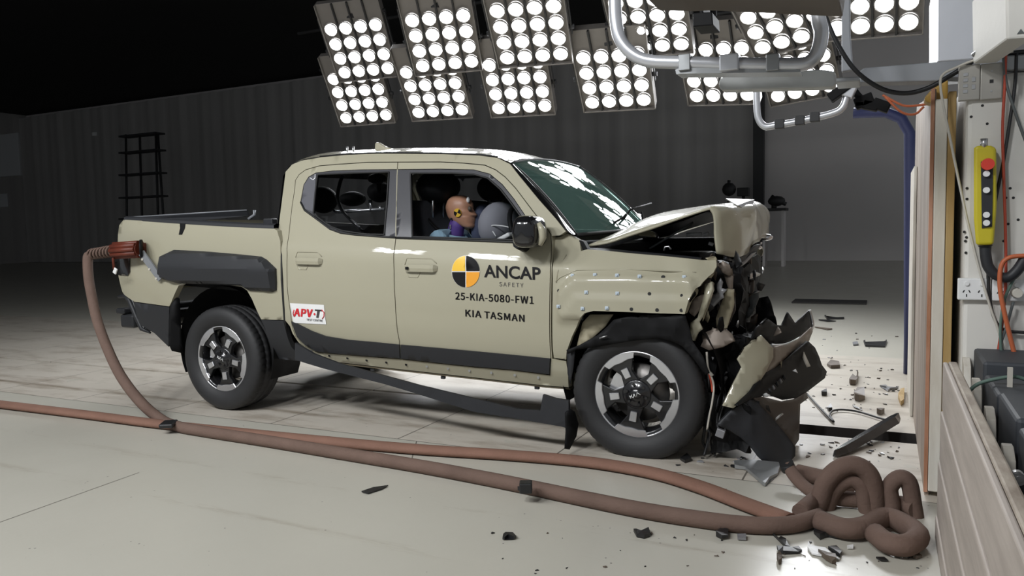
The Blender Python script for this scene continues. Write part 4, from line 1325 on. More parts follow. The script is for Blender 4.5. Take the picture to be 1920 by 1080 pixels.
shard('wing_tear_inner', Q((175, 470), (215, 440), (290, 440), (250, 520), (200, 600), (165, 610)), -0.80, M['dark_brown'], TR, amp=0.02, step=8)
shard('pad_end_crumple', Q((70, 470), (115, 470), (160, 560), (155, 600), (100, 660), (45, 790), (20, 800), (60, 600)), -0.935, M['paint_bare'], TR, gu=0.003, amp=0.04, thick=0.006, step=6, freq=18)
shard('pad_end_tear', Q((75, 545), (130, 580), (135, 610), (95, 660), (70, 690), (62, 620)), -0.955, M['black'], TR, thick=0.004, amp=0.01)
shard('brown_side_plate', Q((105, 650), (200, 605), (240, 610), (190, 740), (120, 830), (60, 790)), -0.89, M['primer'], TR, amp=0.02, step=8)
shard('buckled_inner_rail', Q((225, 500), (290, 480), (300, 545), (275, 610), (240, 740), (205, 830), (170, 880), (200, 960), (165, 985), (125, 1040), (110, 1075), (75, 1060), (80, 890), (150, 840), (195, 690), (215, 600)), -0.905, M['paint'], TR, gu=-0.001, amp=0.03, thick=0.02, step=7, freq=14)
shard('rail_shadow_side', Q((290, 480), (310, 500), (290, 610), (250, 760), (200, 880), (205, 830), (240, 740), (275, 610), (300, 545)), -0.87, M['paint_bare'], TR, thick=0.02, amp=0.02, step=7)
shard('primer_bracket', Q((355, 290), (420, 275), (500, 330), (510, 400), (470, 415), (410, 390), (365, 340)), -0.78, M['primer'], TR, amp=0.04, step=7, freq=14)
shard('primer_bracket', Q((415, 400), (510, 405), (505, 560), (470, 570), (440, 480)), -0.74, M['primer'], TR, amp=0.04, step=7)
shard('bent_support_plate', Q((345, 500), (385, 440), (410, 480), (395, 540), (450, 555), (405, 600), (415, 640), (380, 660), (300, 745), (255, 690), (290, 640), (350, 580)), -0.82, M['frag_grey'], TR, amp=0.03, thick=0.008, step=7)
shard('folded_rail', Q((440, 545), (520, 560), (520, 700), (450, 950), (390, 955), (340, 940), (335, 850), (410, 640)), -0.74, M['paint_bare'], TR, amp=0.035, thick=0.02, step=8)
shard('folded_rail_side', Q((470, 560), (525, 570), (530, 760), (470, 900), (430, 955), (415, 940), (450, 800)), -0.70, M['dark_brown'], TR, amp=0.03, thick=0.01, step=8)
shard('lower_mount_plate', Q((195, 1000), (330, 950), (440, 955), (500, 1010), (520, 1075), (420, 1130), (260, 1170), (180, 1130), (205, 1080)), -0.83, M['primer'], TR, gv=-0.0008, amp=0.025, thick=0.02, step=8)
shard('bonnet_lip', Q((440, 250), (460, 215), (520, 265), (740, 105), (800, 95), (760, 150), (580, 330), (545, 310)), -0.45, M['clad'], TR, gu=0.006, amp=0.02, thick=0.02, step=8)
shard('bonnet_latch_bar', Q((545, 300), (620, 270), (700, 190), (750, 175), (640, 290), (575, 340)), -0.42, M['frag_grey'], TR, gu=0.006, amp=0.02, thick=0.012, step=8)
shard('bent_lamp_bracket', Q((570, 480), (640, 420), (730, 370), (790, 395), (780, 415), (700, 445), (640, 455), (580, 500)), -0.28, M['steel'], TR, gu=0.004, amp=0.03, thick=0.01, step=8)
shard('crossmember_piece', Q((610, 480), (720, 455), (715, 560), (700, 600), (650, 640), (615, 600)), -0.22, M['dark_brown'], TR, amp=0.03, step=8)
shard('crossmember_piece', Q((620, 660), (680, 600), (770, 570), (770, 640), (700, 800), (650, 850), (600, 720)), -0.20, M['cable_grey'], TR, amp=0.03, step=8)
shard('silver_tear', Q((675, 605), (770, 570), (775, 578), (690, 612)), -0.24, M['steel'], TR, thick=0.006)
shard('silver_tear', Q((572, 700), (600, 685), (655, 715), (640, 722)), -0.26, M['steel'], TR, thick=0.006)
shard('cooler_fin', Q((515, 600), (600, 720), (640, 830), (640, 1000), (540, 1000), (515, 900)), -0.36, M['black'], TR, amp=0.05, step=8, freq=16)
shard('lamp_shell', Q((690, 830), (760, 800), (750, 900), (700, 1000), (660, 1010)), -0.15, M['dark_brown'], TR, amp=0.03, step=8)
shard('bright_tube', Q((565, 1072), (605, 1022), (617, 1027), (580, 1080)), -0.62, M['white'], TR, thick=0.008)
shard('bright_tube', Q((492, 985), (505, 978), (508, 1012), (496, 1012)), -0.62, M['white'], TR, thick=0.008)
shard('bright_tube', Q((665, 1000), (725, 950), (732, 962), (680, 1008)), -0.2, M['steel'], TR, thick=0.008)
pp = bp(1428, 445, 1, -0.05)
m = MB(); m.ico(bp(1430, 583, 1, 0.0), 0.026, 2, (1, 1, .8)); m.ico(bp(1437, 445, 1, 0.1), 0.028, 2, (1.5, 1, .8)); m.ico(bp(1426, 456, 1, 0.0), .012, 1); m.ico(bp(1424, 464, 1, 0), .014, 1, jitter=.3)
m.build('torn_chrome_bit', M['alloy'], TR)
# black strut jutting up on the far side of the nose
shard('nose_shroud', [(1418, 560), (1440, 555), (1450, 585), (1457, 610), (1465, 640), (1475, 665), (1500, 655), (1478, 700), (1440, 690), (1415, 640)], -0.05, M['black'], TR, amp=0.06, step=8, freq=14)

for k in range(46):
    u, v = R.uniform(1322, 1432), R.uniform(480, 690)
    if v > 610: u = R.uniform(1330, 1470)
    y = R.uniform(-.90, -.62) if u < 1385 else R.uniform(-.55, -.18)
    n = R.randint(3, 5); sz = R.uniform(4, 13); a0 = R.uniform(0, 6.28)
    pts = [(u+sz*R.uniform(.4, 1.2)*math.cos(a0+6.28*i/n)*R.choice((.5, 1)), v+sz*R.uniform(.6, 1.6)*math.sin(a0+6.28*i/n)) for i in range(n)]
    shard('torn_sliver', pts, y, R.choice([M['black'], M['black'], M['clad'], M['primer'], M['paint_bare'], M['frag_grey'], M['dark_brown'], M['steel'] if k % 4 == 0 else M['black']]), TR, gu=R.uniform(-.01, .01), gv=R.uniform(-.008, .008), thick=.006, step=9)
# bumper hanging forward
def z2(x, y): return (1300+x/3.6, 580+y/3.6)
def Q2(*pts): return [z2(*p) for p in pts]
bump = shard('front_bumper', Q2((300, 335), (345, 260), (460, 175), (540, 262), (540, 325), (490, 425), (400, 560), (270, 668), (195, 650), (260, 520), (328, 390)), -0.80, M['paint'], TR, gu=0.0022, gv=-0.0006, amp=0.012, thick=0.012, step=10, bend=0.05)
shard('bumper_face', Q2((540, 258), (640, 236), (720, 195), (803, 122), (806, 150), (780, 215), (640, 330), (560, 395), (480, 430), (540, 325)), -0.28, M['primer'], bump, gu=0.0105, gv=0.0015, amp=0.03, thick=0.012, step=9)  # brown primer colour stands in for shade on the receding khaki front
shard('bumper_tray', Q2((395, 200), (430, 120), (500, 60), (560, 105), (600, 110), (640, 20), (690, 95), (770, 20), (792, 5), (806, 122), (720, 190), (640, 232), (540, 245), (462, 172)), -0.20, M['black'], bump, gu=0.010, gv=0.001, amp=0.05, thick=0.01, step=8, freq=14)
lip = MB(); lip.tube(catmull([bp(u, v, 1, y) for (u, v), y in zip(Q2((525, 246), (580, 245), (640, 234), (700, 205), (760, 165), (804, 122), (800, 60), (785, 5)), (-.52, -.40, -.25, -.1, .06, .2, .22, .22))], 5), 0.010, 8); lip.build('bumper_lip', M['steel'], bump)
shard('lower_grille', Q2((480, 432), (560, 398), (640, 332), (730, 260), (780, 218), (822, 258), (850, 320), (868, 375), (902, 420), (888, 465), (770, 555), (690, 600), (600, 612), (540, 590), (470, 585), (400, 600), (300, 655), (400, 560)), -0.30, M['black'], bump, gu=0.0085, gv=0.0010, amp=0.03, thick=0.02, step=9)
shard('pale_mount', Q2((722, 295), (745, 285), (790, 385), (765, 392)), -0.12, M['cable_white'], bump, thick=0.01)
shard('pale_scrap', Q2((668, 415), (690, 403), (705, 430)), -0.30, M['white'], bump, thick=0.006)
shard('pale_scrap', Q2((468, 572), (490, 565), (520, 582), (500, 592), (470, 590)), -0.70, M['white'], bump, thick=0.006)
for k in range(5):
    x0, y0 = 500+k*24, 545-k*22
    shard('grille_slat', Q2((x0, y0), (x0+14, y0-14), (x0+30, y0+12), (x0+20, y0+24)), -0.66+k*.06, M['frag_grey'] if k % 2 else M['clad'], bump, thick=0.008)
shard('lower_bumper', Q2((160, 782), (215, 730), (275, 672), (400, 602), (455, 650), (540, 740), (640, 862), (690, 930), (688, 990), (660, 1020), (600, 1052), (490, 1045), (440, 1000), (390, 930), (330, 872), (250, 815)), -0.80, M['clad'], bump, gu=0.0018, gv=-0.0003, amp=0.02, thick=0.02, step=11)
shard('skid_plate', Q2((402, 600), (470, 590), (600, 622), (690, 605), (765, 560), (775, 600), (722, 640), (714, 880), (672, 940), (640, 862), (540, 742), (455, 650)), -0.45, M['dark_brown'], bump, gu=0.006, gv=-0.0004, amp=0.03, thick=0.012, step=9)
shard('skid_plate_edge', Q2((544, 748), (600, 700), (608, 708), (552, 755)), -0.56, M['white'], bump, thick=0.005)
shard('skid_opening', Q2((420, 640), (510, 650), (525, 700), (480, 700)), -0.66, M['black'], bump, gu=.005, thick=0.006)
m = MB(); m.box(bp(1351, 812, 1, -0.90), (0.045, 0.03, 0.045), Matrix.Rotation(.3, 4, 'Y'), bevel=.004); m.build('connector_block', M['frag_grey'], bump)
# hanging wires
wi = MB()
for k in range(16):
    u, v = R.uniform(1318, 1365), R.uniform(690, 760)
    y = R.uniform(-.85, -.7)
    pts = [bp(u, v, 1, y)]
    for q_ in range(5):
        u += R.uniform(-10, 8); v += R.uniform(12, 28); pts.append(bp(u, min(v, 855), 1, y+R.uniform(-.05, .05)))
    wi.tube(catmull(pts, 4), R.uniform(.004, .009), 5)
wi.build('hanging_wires', M['cable'], TR)
wi = MB(); wi.tube(catmull([bp(u, v, 1, -.88) for u, v in ((1327, 690), (1331, 705), (1334, 718), (1336, 735))], 5), .006, 6); wi.build('red_wire', M['cable_red'], TR)
wi = MB(); wi.tube(catmull([bp(u, v, 1, -.88) for u, v in ((1325, 660), (1328, 690), (1338, 720), (1336, 750), (1330, 780), (1326, 805))], 5), .006, 6)
wi.tube(catmull([bp(u, v, 1, -.88) for u, v in ((1336, 705), (1332, 700), (1327, 695))], 3), .010, 6); wi.build('pale_wire', M['cable_white'], TR)

# ---- cabin
sp_ = M['seat']
def pad(c, s_, name, rot=None, par=TR, bev=0.05, mat=None):
    m = MB(); m.box(c, s_, rot, bevel=bev); o = m.build(name, mat or sp_, par, smooth=True); return o
def seat(x, y, z, zhead, hx, head_s=(0.07, 0.15, 0.11)):
    b = pad((x, y, z+0.33), (0.14, 0.50, 0.72), 'seat_back', Matrix.Rotation(rad(-14), 4, 'Y'), bev=0.06)
    pad((x+0.30, y, z), (0.55, 0.50, 0.14), 'seat_cushion', bev=0.05)
    m = MB(); m.ico((hx, y, zhead), 1.0, 3, head_s); m.build('headrest', M['black'], TR)
    m = MB()
    for d in (-.07, .07): m.cyl((hx, y+d, zhead-.05), (hx-.015, y+d, zhead-.24), 0.008, 8)
    m.build('headrest_post', M['steel'], TR)
h1 = bp(822, 350, 1, -.42)
seat(h1.x-.02, -.42, 0.82, h1.z, h1.x, (0.155, 0.15, 0.115))
h2 = h1 + Vector((0, .84, .02))
seat(h2.x-.02, .42, 0.84, h2.z, h2.x, (0.13, 0.15, 0.11))
for (u, v, y, s_) in ((606, 375, -.42, (0.10, .12, .10)), (661, 373, 0.02, (0.10, .12, .06)), (712, 360, .42, (0.10, .12, .09))):
    p = bp(u, v, 1, y); m = MB(); m.ico(p, 1, 3, s_); m.build('rear_headrest', M['black'], TR)
pr_ = bp(640, 432, 1, 0)
pad((pr_.x-.05, 0, 1.02), (0.16, 1.30, 0.55), 'rear_seat_back', Matrix.Rotation(rad(-10), 4, 'Y'), bev=.06)
pad((pr_.x+.25, 0, 0.80), (0.5, 1.30, 0.14), 'rear_seat_cushion', bev=.05)
m = MB()
m.tube([bp(u, v, 1, -.35) for u, v in ((619, 389), (629, 397.5), (640, 397), (722, 391.5))], 0.012, 8)
m.tube([bp(u, v, 1, -.35) for u, v in ((694, 375), (696.5, 395))], 0.014, 8); m.tube([bp(u, v, 1, -.35) for u, v in ((712.5, 386), (714, 395))], 0.012, 8)
m.tube([bp(u, v, 1, -.45) for u, v in ((657, 412), (674, 428))], 0.012, 8)
m.build('test_rig_bar', M['alloy'], TR)
m = MB()
m.tube(catmull([bp(u, v, 1, -.45) for u, v in ((643, 328), (637, 345), (633, 370), (640, 392), (655, 410), (678, 432))], 5), 0.022, 6, squash=.35)
m.tube(catmull([bp(u, v, 1, -.55) for u, v in ((781, 388), (797, 404), (815, 424), (835, 441))], 5), 0.022, 6, squash=.35)
m.build('seat_belt', M['black'], TR)
m = MB(); m.ico(bp(707, 335, 1, 0.0), 0.06, 2, (1.4, 1, .7)); m.tube([bp(710, 342, 1, 0), bp(712, 360, 1, .05)], .02, 6); m.build('cabin_camera', M['black'], TR)
db = MB(); db.box((2.62, 0, 1.07), (0.38, 1.5, 0.26), bevel=.07); db.box((2.50, .0, .9), (.25, .3, .4), bevel=.04)
db.build('dashboard', M['interior'], TR)
p = bp(940, 432, 1, -.42)
sw = MB(); sw.tube([p+Vector((0.17, 0.18*math.cos(a), 0.17*math.sin(a)-.02))+Vector((-0.06*math.sin(a), 0, 0)) for a in [2*math.pi*i/24 for i in range(24)]], 0.016, 8, closed=True)
sw.build('steering_wheel', M['black'], TR)
ab = MB(); c = bp(938, 424, 1, -.38)
ab.ico(c, 1.0, 3, (0.125, 0.22, 0.165)); ab.build('steering_airbag', M['airbag'], TR)
ab = MB(); ab.ico(bp(908, 428, 1, -.28), 1.0, 3, (0.075, 0.14, 0.17)); ab.build('airbag_tether_side', M['airbag_dark'], TR)
rim_ = MB(); rim_.tube(catmull([bp(u, v, 1, -.585) for u, v in ((917, 427), (925, 422.5), (945, 424), (960, 428))], 5), .004, 6); rim_.tube(catmull([bp(u, v, 1, -.575) for u, v in ((914, 405), (917, 422), (930, 443))], 5), .004, 6); rim_.build('airbag_seam', M['white'], TR)
pad(bp(942, 449, 1, -.62), (0.16, .1, .03), 'airbag_vent_flap', Matrix.Rotation(rad(-25), 4, 'Y'), bev=.01, mat=M['white'])

# ------------------------------------------------------------------ crash test dummy at the wheel
DY = -0.42
DM = empty('crash_test_dummy', bp(865, 455, 1, DY)+Vector((0, 0, -.45)))
tag(DM, 'tan headed crash test dummy in a pale blue top, seated in the driver seat', 'crash test dummy')
def zc(x, y): return (740+x/6.75, 310+y/6.75)
SL = [(381, 775, 850, .018), (388, 745, 890, .034), (400, 722, 915, .047), (420, 700, 938, .058), (445, 682, 962, .066), (475, 672, 975, .072), (505, 664, 982, .075), (530, 660, 984, .076), (550, 661, 982, .076), (575, 665, 995, .075), (598, 669, 1012, .074), (615, 672, 1030, .073), (627, 675, 1036, .072), (640, 681, 1026, .071),
      (652, 686, 1010, .070), (665, 694, 1010, .068), (678, 703, 1014, .066), (688, 712, 1011, .064), (698, 722, 1013, .062), (712, 742, 1010, .059), (730, 775, 1008, .054), (750, 815, 1008, .049), (768, 850, 1012, .044), (784, 885, 1000, .036), (794, 915, 985, .024), (799, 940, 965, .008)]
hd = MB(); rows = []
for v, ub, uf, hw in SL:
    pb = bp(*zc(ub, v), 1, DY); pf = bp(*zc(uf, v), 1, DY)
    cx_ = (pb+pf)/2; L_ = (pf.x-pb.x)/2
    ring = []
    for k in range(28):
        a = 2*math.pi*k/28; ca_, sa_ = math.cos(a), math.sin(a)
        wy = hw*sa_
        if ca_ > 0:   # face narrows towards the nose
            wy *= 1-0.18*ca_**3
            xx = cx_.x+L_*math.copysign(abs(ca_)**(1.1 if 605 < v < 645 else 0.62), ca_)
        else: xx = cx_.x+L_*ca_
        ring.append((xx, DY+wy, pb.z+(pf.z-pb.z)*(0.5+0.5*ca_)))
    rows.append(ring+[ring[0]])
hd.grid(rows)
head = hd.build('head', M['skin']); keep(head, DM)
# eye sockets, mouth line, ear holes
def on_head(u, v, r_, mat, nm, out=0.0):
    p = bp(u, v, 1, DY-0.05)
    return p
fe = MB()
e1 = bp(*zc(950, 550), 1, DY-.045); fe.ico(e1, 0.014, 2, (1.0, 1, 1.3)); e2 = Vector((e1.x-.02, DY+.03, e1.z)); fe.ico(e2, 0.012, 2, (1, 1, 1.3))
fe.build('eye_hollow', M['frag_brown'], head)
fe = MB(); p = bp(*zc(1000, 689), 1, DY); fe.box((p.x-.014, DY, p.z), (.03, .045, .003)); fe.build('mouth', M['frag_brown'], head)
ea = MB()
for s_ in (-1, 1):
    p = bp(*zc(775, 678), 1, DY); ea.ico((p.x, DY+s_*.064, p.z), 0.008, 2)
ea.build('ear_hole', M['seal'], head)
pm = bp(*zc(962, 440), 1, DY); fe = MB(); fe.ico((pm.x, DY-.035, pm.z), .016, 2, (.8, .8, 1.3)); fe.build('forehead_mark', M['white'], head)
pc_ = bp(*zc(797, 600), 1, DY-.075)
dk = MB(); rr = .0285
dk.cyl((pc_.x, DY-.070, pc_.z), (pc_.x, DY-.0795, pc_.z), rr, 28)
disc = dk.build('target_disc', M['yellow_vinyl'], head)
for k in (0, 1):
    q_ = MB(); a0 = rad(35)+k*math.pi; a1 = a0+rad(85)
    q_.prism([(0, 0)]+[(rr*.96*math.cos(lerp(a0-rad(60), a1-rad(60), i/8)), rr*.96*math.sin(lerp(a0-rad(60), a1-rad(60), i/8))) for i in range(9)], Matrix.Translation((pc_.x, DY-.0795, pc_.z)) @ RX90, .001)
    q_.build('target_quarter', M['ink'], head)
nk = MB()
a, b = bp(*zc(800, 700), 1, DY), bp(*zc(770, 850), 1, DY)
nk.tube([a+Vector((.02, 0, .02)), a.lerp(b, .5), b, b+Vector((-.01, 0, -.08))], [.055, .056, .058, .062], 20)
keep(nk.build('neck', M['purple']), DM)
nb = MB(); nb.box(bp(*zc(705, 780), 1, DY-.06), (.012, .012, .03), bevel=.003); keep(nb.build('neck_bolt', M['steel']), DM)
# body as one skinned figure
base = b+Vector((-.02, 0, -.06))
J = {}
J['pel'] = Vector((base.x-.10, DY, base.z-.50)); J['sp'] = Vector((base.x-.08, DY, base.z-.30)); J['ch'] = Vector((base.x-.03, DY, base.z-.055)); J['nk'] = base+Vector((0, 0, -.01))
vs, es, rs = [], [], []
def av(p, r_):
    vs.append(tuple(p)); rs.append(r_); return len(vs)-1
ip = av(J['pel'], .15); is_ = av(J['sp'], .14); ic = av(J['ch'], .15); ik = av(J['nk'], .07)
es += [(ip, is_), (is_, ic), (ic, ik)]
for s_ in (-1, 1):
    a1 = av(J['ch']+Vector((.01, s_*.17, .085)), .07); a2 = av(J['ch']+Vector((.16, s_*.21, -.20)), .055); a3 = av(J['ch']+Vector((.38, s_*.14, -.10)), .04); a4 = av(J['ch']+Vector((.46, s_*.14, -.08)), .035)
    es += [(ic, a1), (a1, a2), (a2, a3), (a3, a4)]
    l1_ = av(J['pel']+Vector((.08, s_*.10, -.02)), .09); l2_ = av(J['pel']+Vector((.46, s_*.13, .04)), .075); l3_ = av(J['pel']+Vector((.62, s_*.13, -.20)), .055)
    es += [(ip, l1_), (l1_, l2_), (l2_, l3_)]
me = bpy.data.meshes.new('body'); me.from_pydata(vs, es, []); me.materials.append(M['blue_cloth'])
bo = bpy.data.objects.new('body', me); COL.objects.link(bo)
sk = bo.modifiers.new('skin', 'SKIN'); ss = bo.modifiers.new('sub', 'SUBSURF'); ss.levels = ss.render_levels = 2
for i, r_ in enumerate(rs): me.skin_vertices[0].data[i].radius = (r_, r_)
me.skin_vertices[0].data[0].use_root = True
keep(bo, DM)
cl = MB(); rows = []
for k in range(3):
    ring = []
    for i in range(25):
        a = 2*math.pi*i/24
        rr_ = (.075, .10, .15)[k]; ring.append((base.x+.01+rr_*math.cos(a)*1.0, DY+rr_*1.15*math.sin(a), base.z+(.05, .03, -.015)[k]-.02*math.cos(a)))
    rows.append(ring)
cl.grid(rows); keep(cl.build('collar', M['blue_cloth']), DM)

# ------------------------------------------------------------------ towing plug and hoses
PL = empty('umbilical_plug', S(244, 470, bedY, -0.09))
tag(PL, 'orange red plug with a spring strain relief fixed to the rear of the bed side', 'plug')
PY = S(266, 466, bedY).y-0.055
a, b = bp(263, 467, 1, PY), bp(217, 470, 1, PY-.03)
m = MB(); m.cyl(a+Vector((0.012, 0.012, 0)), a, .072, 24); keep(m.build('flange', M['black']), PL)
m = MB(); d = (b-a).normalized()
for k in range(10):
    an = 2*math.pi*k/10; off = Vector((0, math.cos(an), math.sin(an)))*.05
    m.tube([a+off, b+off], .020, 6)
m.tube([a, b], .052, 16); keep(m.build('plug_body', M['orange_red']), PL)
m = MB(); pts = []
c0, c1 = b, bp(168, 477, 1, PY-.06)
for i in range(120):
    t = i/119; p = c0.lerp(c1, t); an = t*2*math.pi*8
    pts.append(p+Vector((0, math.cos(an), math.sin(an)))*lerp(.042, .036, t))
m.tube(pts, .008, 6); m.tube([c0, c1], .024, 10); keep(m.build('strain_relief_spring', M['hose']), PL)
m = MB(); m.tube([bp(217, 476, 1, PY-.05), bp(212, 484, 1, PY-.06), bp(214, 505, 1, PY-.06)], .010, 8); lv = m.build('latch_lever', M['orange_red']); keep(lv, PL)
m = MB(); p = bp(216, 508, 1, PY-.06); m.box(p, (.035, .012, .045), Matrix.Rotation(.5, 4, 'Y'), bevel=.004); keep(m.build('latch_tag', M['white']), PL)
m = MB(); pa, pb = bp(264, 474, 1, PY-.02), bp(300, 524, 1, PY+.02)
dr = (pb-pa).normalized(); nn = dr.cross(Vector((0, 1, 0))).normalized()
q4 = [pa+nn*.030, pa-nn*.030, pb-nn*.026, pb+nn*.026]
v0 = [m.bm.verts.new(p_) for p_ in q4]; v1 = [m.bm.verts.new(p_+Vector((0, .012, 0))) for p_ in q4]
m.bm.faces.new(v0); m.bm.faces.new(v1[::-1])
for i in range(4): m.bm.faces.new((v0[i], v0[(i+1) % 4], v1[(i+1) % 4], v1[i]))
sb = m.build('support_bracket', M['grey_paint']); keep(sb, PL)
m = MB()
for t in (.18, .55, .9):
    p = pa.lerp(pb, t)+nn*.024*(-1); m.cyl(p+Vector((0, -.006, 0)), p+Vector((0, .004, 0)), .009, 8)
keep(m.build('bracket_bolt', M['cable_white']), PL)

def floor_path(pts, h): return [bp(u, v, 2, h) for u, v in pts]
# hose that drops from the plug and then runs along the floor
drop = [bp(u, v, 1, y) for u, v, y in ((168, 477, PY-.06), (164.5, 486, PY-.08), (166, 520, PY-.12), (172, 555, PY-.17), (182, 600, PY-.23), (200, 650, PY-.29), (226, 704, PY-.35), (262, 752, PY-.40))]
run = floor_path([(300, 785), (335, 800), (390, 810), (500, 827), (640, 850), (780, 873), (900, 895), (1000, 915), (1100, 936), (1200, 956), (1300, 972), (1400, 984), (1480, 984), (1540, 968)], .035)
h1_ = MB(); h1_.tube(catmull(drop+run, 6), .036, 12)
tag(h1_.build('umbilical_hose', M['hose'], loc=run[4]), 'brown hose dropping from the plug then running along the near floor', 'hose')
run2 = floor_path([(-60, 751), (0, 758), (150, 776), (300, 795), (450, 811), (600, 826), (780, 842), (950, 853), (1100, 866), (1220, 886), (1310, 912), (1400, 946), (1480, 975)], .028)
h2_ = MB(); h2_.tube(catmull([Vector((-9.0, -1.75, .028)), Vector((-5.0, -1.6, .028))]+run2, 6), .050, 12, squash=.55)
tag(h2_.build('floor_hose', M['hose_red'], loc=run2[6]), 'flat reddish brown hose lying along the edge of the track plates', 'hose')
m = MB()
for p in (bp(316, 795, 2, .06),):
    m.box(p, (.09, .13, .03), Matrix.Rotation(.6, 4, 'Z'), bevel=.01)
tag(m.build('hose_strap', M['frag_black'], loc=bp(316, 795, 2, .0)), 'black strap where the dropping hose meets the floor hose', 'strap')
# the heap of slack hose at the barrier
hp = MB()
def yp(pts, y0, dy=0.0):
    return [bp(u, v, 1, y0+dy*i) for i, (u, v) in enumerate(pts)]
loopA = [(1486, 990), (1505, 970), (1532, 945), (1548, 905), (1572, 880), (1602, 872), (1628, 888), (1640, 925), (1637, 965), (1612, 992), (1575, 990), (1545, 965)]
hp.tube(catmull(yp(loopA, -1.42, .012), 6), .042, 12)
loopB = [(1545, 965), (1560, 925), (1580, 905), (1600, 900), (1618, 915), (1624, 950), (1640, 985), (1662, 985), (1672, 950), (1668, 915), (1686, 896), (1704, 905), (1712, 945), (1716, 985), (1700, 1012), (1668, 1005), (1648, 975)]
hp.tube(catmull(yp(loopB, -1.36, .004), 6), .036, 12)
hp.tube(catmull(floor_path([(1535, 975), (1580, 990), (1620, 988), (1660, 970), (1700, 985), (1722, 1005), (1700, 1022), (1665, 1018), (1640, 1000)], .05), 6), .042, 12)
hp.tube(catmull(floor_path([(1500, 960), (1540, 930), (1580, 935), (1640, 940), (1690, 945), (1716, 955)], .04), 6), .036, 12)
hp.tube(catmull([bp(1478, 874, 2, .10), bp(1490, 893, 2, .07), bp(1512, 915, 2, .04), bp(1545, 935, 2, .04)], 6), .030, 12)
hp.tube(catmull(floor_path([(1496, 885), (1525, 892), (1560, 900), (1590, 915)], .04), 6), .040, 12)
tag(hp.build('hose_coil', M['hose'], loc=bp(1600, 960, 2, 0)), 'heap of looped brown hose against the foot of the plywood barrier', 'hose')
m = MB(); m.tube([bp(1474, 868, 2, .12), bp(1479, 880, 2, .085)], [.034, .036], 12); e_ = m.build('hose_end_sleeve', M['frag_black'], loc=bp(1476, 874, 2, .0)); tag(e_, 'black sleeve on the loose hose end under the bumper', 'hose sleeve')

# ------------------------------------------------------------------ barrier: plywood layers, block, uprights
def boxobj(name, x0, x1, y0, y1, z0, z1, mat, label, cat, group=None, bev=.004):
    m = MB(); c = Vector(((x0+x1)/2, (y0+y1)/2, z0))
    m.box(((x0+x1)/2, (y0+y1)/2, (z0+z1)/2), (x1-x0, y1-y0, z1-z0), bevel=bev)
    o = m.build(name, mat, loc=c)
    return tag(o, label, cat, group)
BX = 4.57
# plywood face leaning pieces
m = MB()
z_far = 2.02
m.prism([(-1.00, 0.0), (1.15, 0.0), (1.15, 1.99), (0.95, 2.07), (-.75, 1.88), (-1.00, 1.88)], Matrix(((0, 0, 1, BX), (1, 0, 0, 0), (0, 1, 0, 0), (0, 0, 0, 1))), .018)
tag(m.build('plywood_sheet', M['ply']), 'scuffed plywood sheet facing the crashed truck', 'plywood sheet')
boxobj('plywood_edge_strip', BX-.004, BX+.012, -1.016, -1.002, .02, 1.90, M['ply_rust'], 'orange brown splintered edge between the plywood face and white batten', 'wood strip', bev=.001)
boxobj('white_batten', BX+.014, BX+.062, -1.03, -.96, .03, 1.83, M['ply_edge'], 'whitewashed timber batten on the near edge of the plywood', 'timber batten')
boxobj('ochre_batten', BX+.064, BX+.096, -1.03, -.90, .03, 1.86, M['ochre'], 'ochre stained board between the white batten and white block', 'timber board')
boxobj('backing_board', BX+.02, BX+.10, -.955, 1.1, 0.0, 1.75, M['ply_edge'], 'thick backing board behind the plywood sheet', 'timber board')
pl = boxobj('upright_plank', BX-.02, BX-.002, .62, 1.35, 0.0, 1.64, M['ply_edge'], 'pale low plank standing at the far end of the plywood', 'plank')
# white concrete block
m = MB(); m.box((6.1, .55, .955), (2.8, 3.3, 1.91), bevel=.02)
blk = m.build('barrier_block', M['concrete'], loc=(6.1, .55, 0)); tag(blk, 'white painted concrete barrier block with switches and sockets', 'concrete block')
m = MB()
for u, v in ((1842, 198), (1851, 232), (1821, 219), (1813, 353), (1813, 373), (1894, 353), (1900, 371), (1886, 371), (1812, 445), (1810, 452), (1811, 474), (1808, 435), (1890, 420), (1909, 412), (1882, 452)):
    m = MB(); p = bp(u, v, 1, -1.1); m.cyl(p+Vector((0, -.001, 0)), p+Vector((0, .002, 0)), .006, 8); keep(m.build('drill_hole', M['seal']), blk)
# steel upright plus blue frame and yellow clamp
m = MB(); m.prism([(BX-.02, 1.3), (BX+.1, 1.3), (BX+.1, 2.35), (BX-.02, 2.35)], Matrix(((1, 0, 0, 0), (0, 0, 1, 2.0), (0, 1, 0, 0), (0, 0, 0, 1))), .3)
m2 = MB()
pts = [bp(u, v, 1, 2.2) for u, v in ((1600, 212), (1660, 210), (1690, 222), (1706, 250), (1706, 400), (1706, 640))]
pts.append(Vector((pts[-1].x, 2.2, 0.0)))
m2.tube(pts, .045, 8); m.bm.free()
tag(m2.build('blue_frame', M['blue_frame']), 'dark blue steel frame curving up behind the plywood sheet', 'steel frame')
m = MB()
q4 = [bp(u, v, 1, -.95) for u, v in ((1732, 184), (1748, 166), (1778, 148), (1778, 190), (1760, 194), (1738, 192))]
v0 = [m.bm.verts.new(p) for p in q4]; v1 = [m.bm.verts.new(p+Vector((0, .12, 0))) for p in q4]
m.bm.faces.new(v0); m.bm.faces.new(v1[::-1])
for i in range(6): m.bm.faces.new((v0[i], v0[(i+1) % 6], v1[(i+1) % 6], v1[i]))
tag(bevel(m.build('corner_clamp', M['yellow_steel'], loc=q4[0]), .01), 'ochre yellow clamp wedged above the white batten', 'clamp')
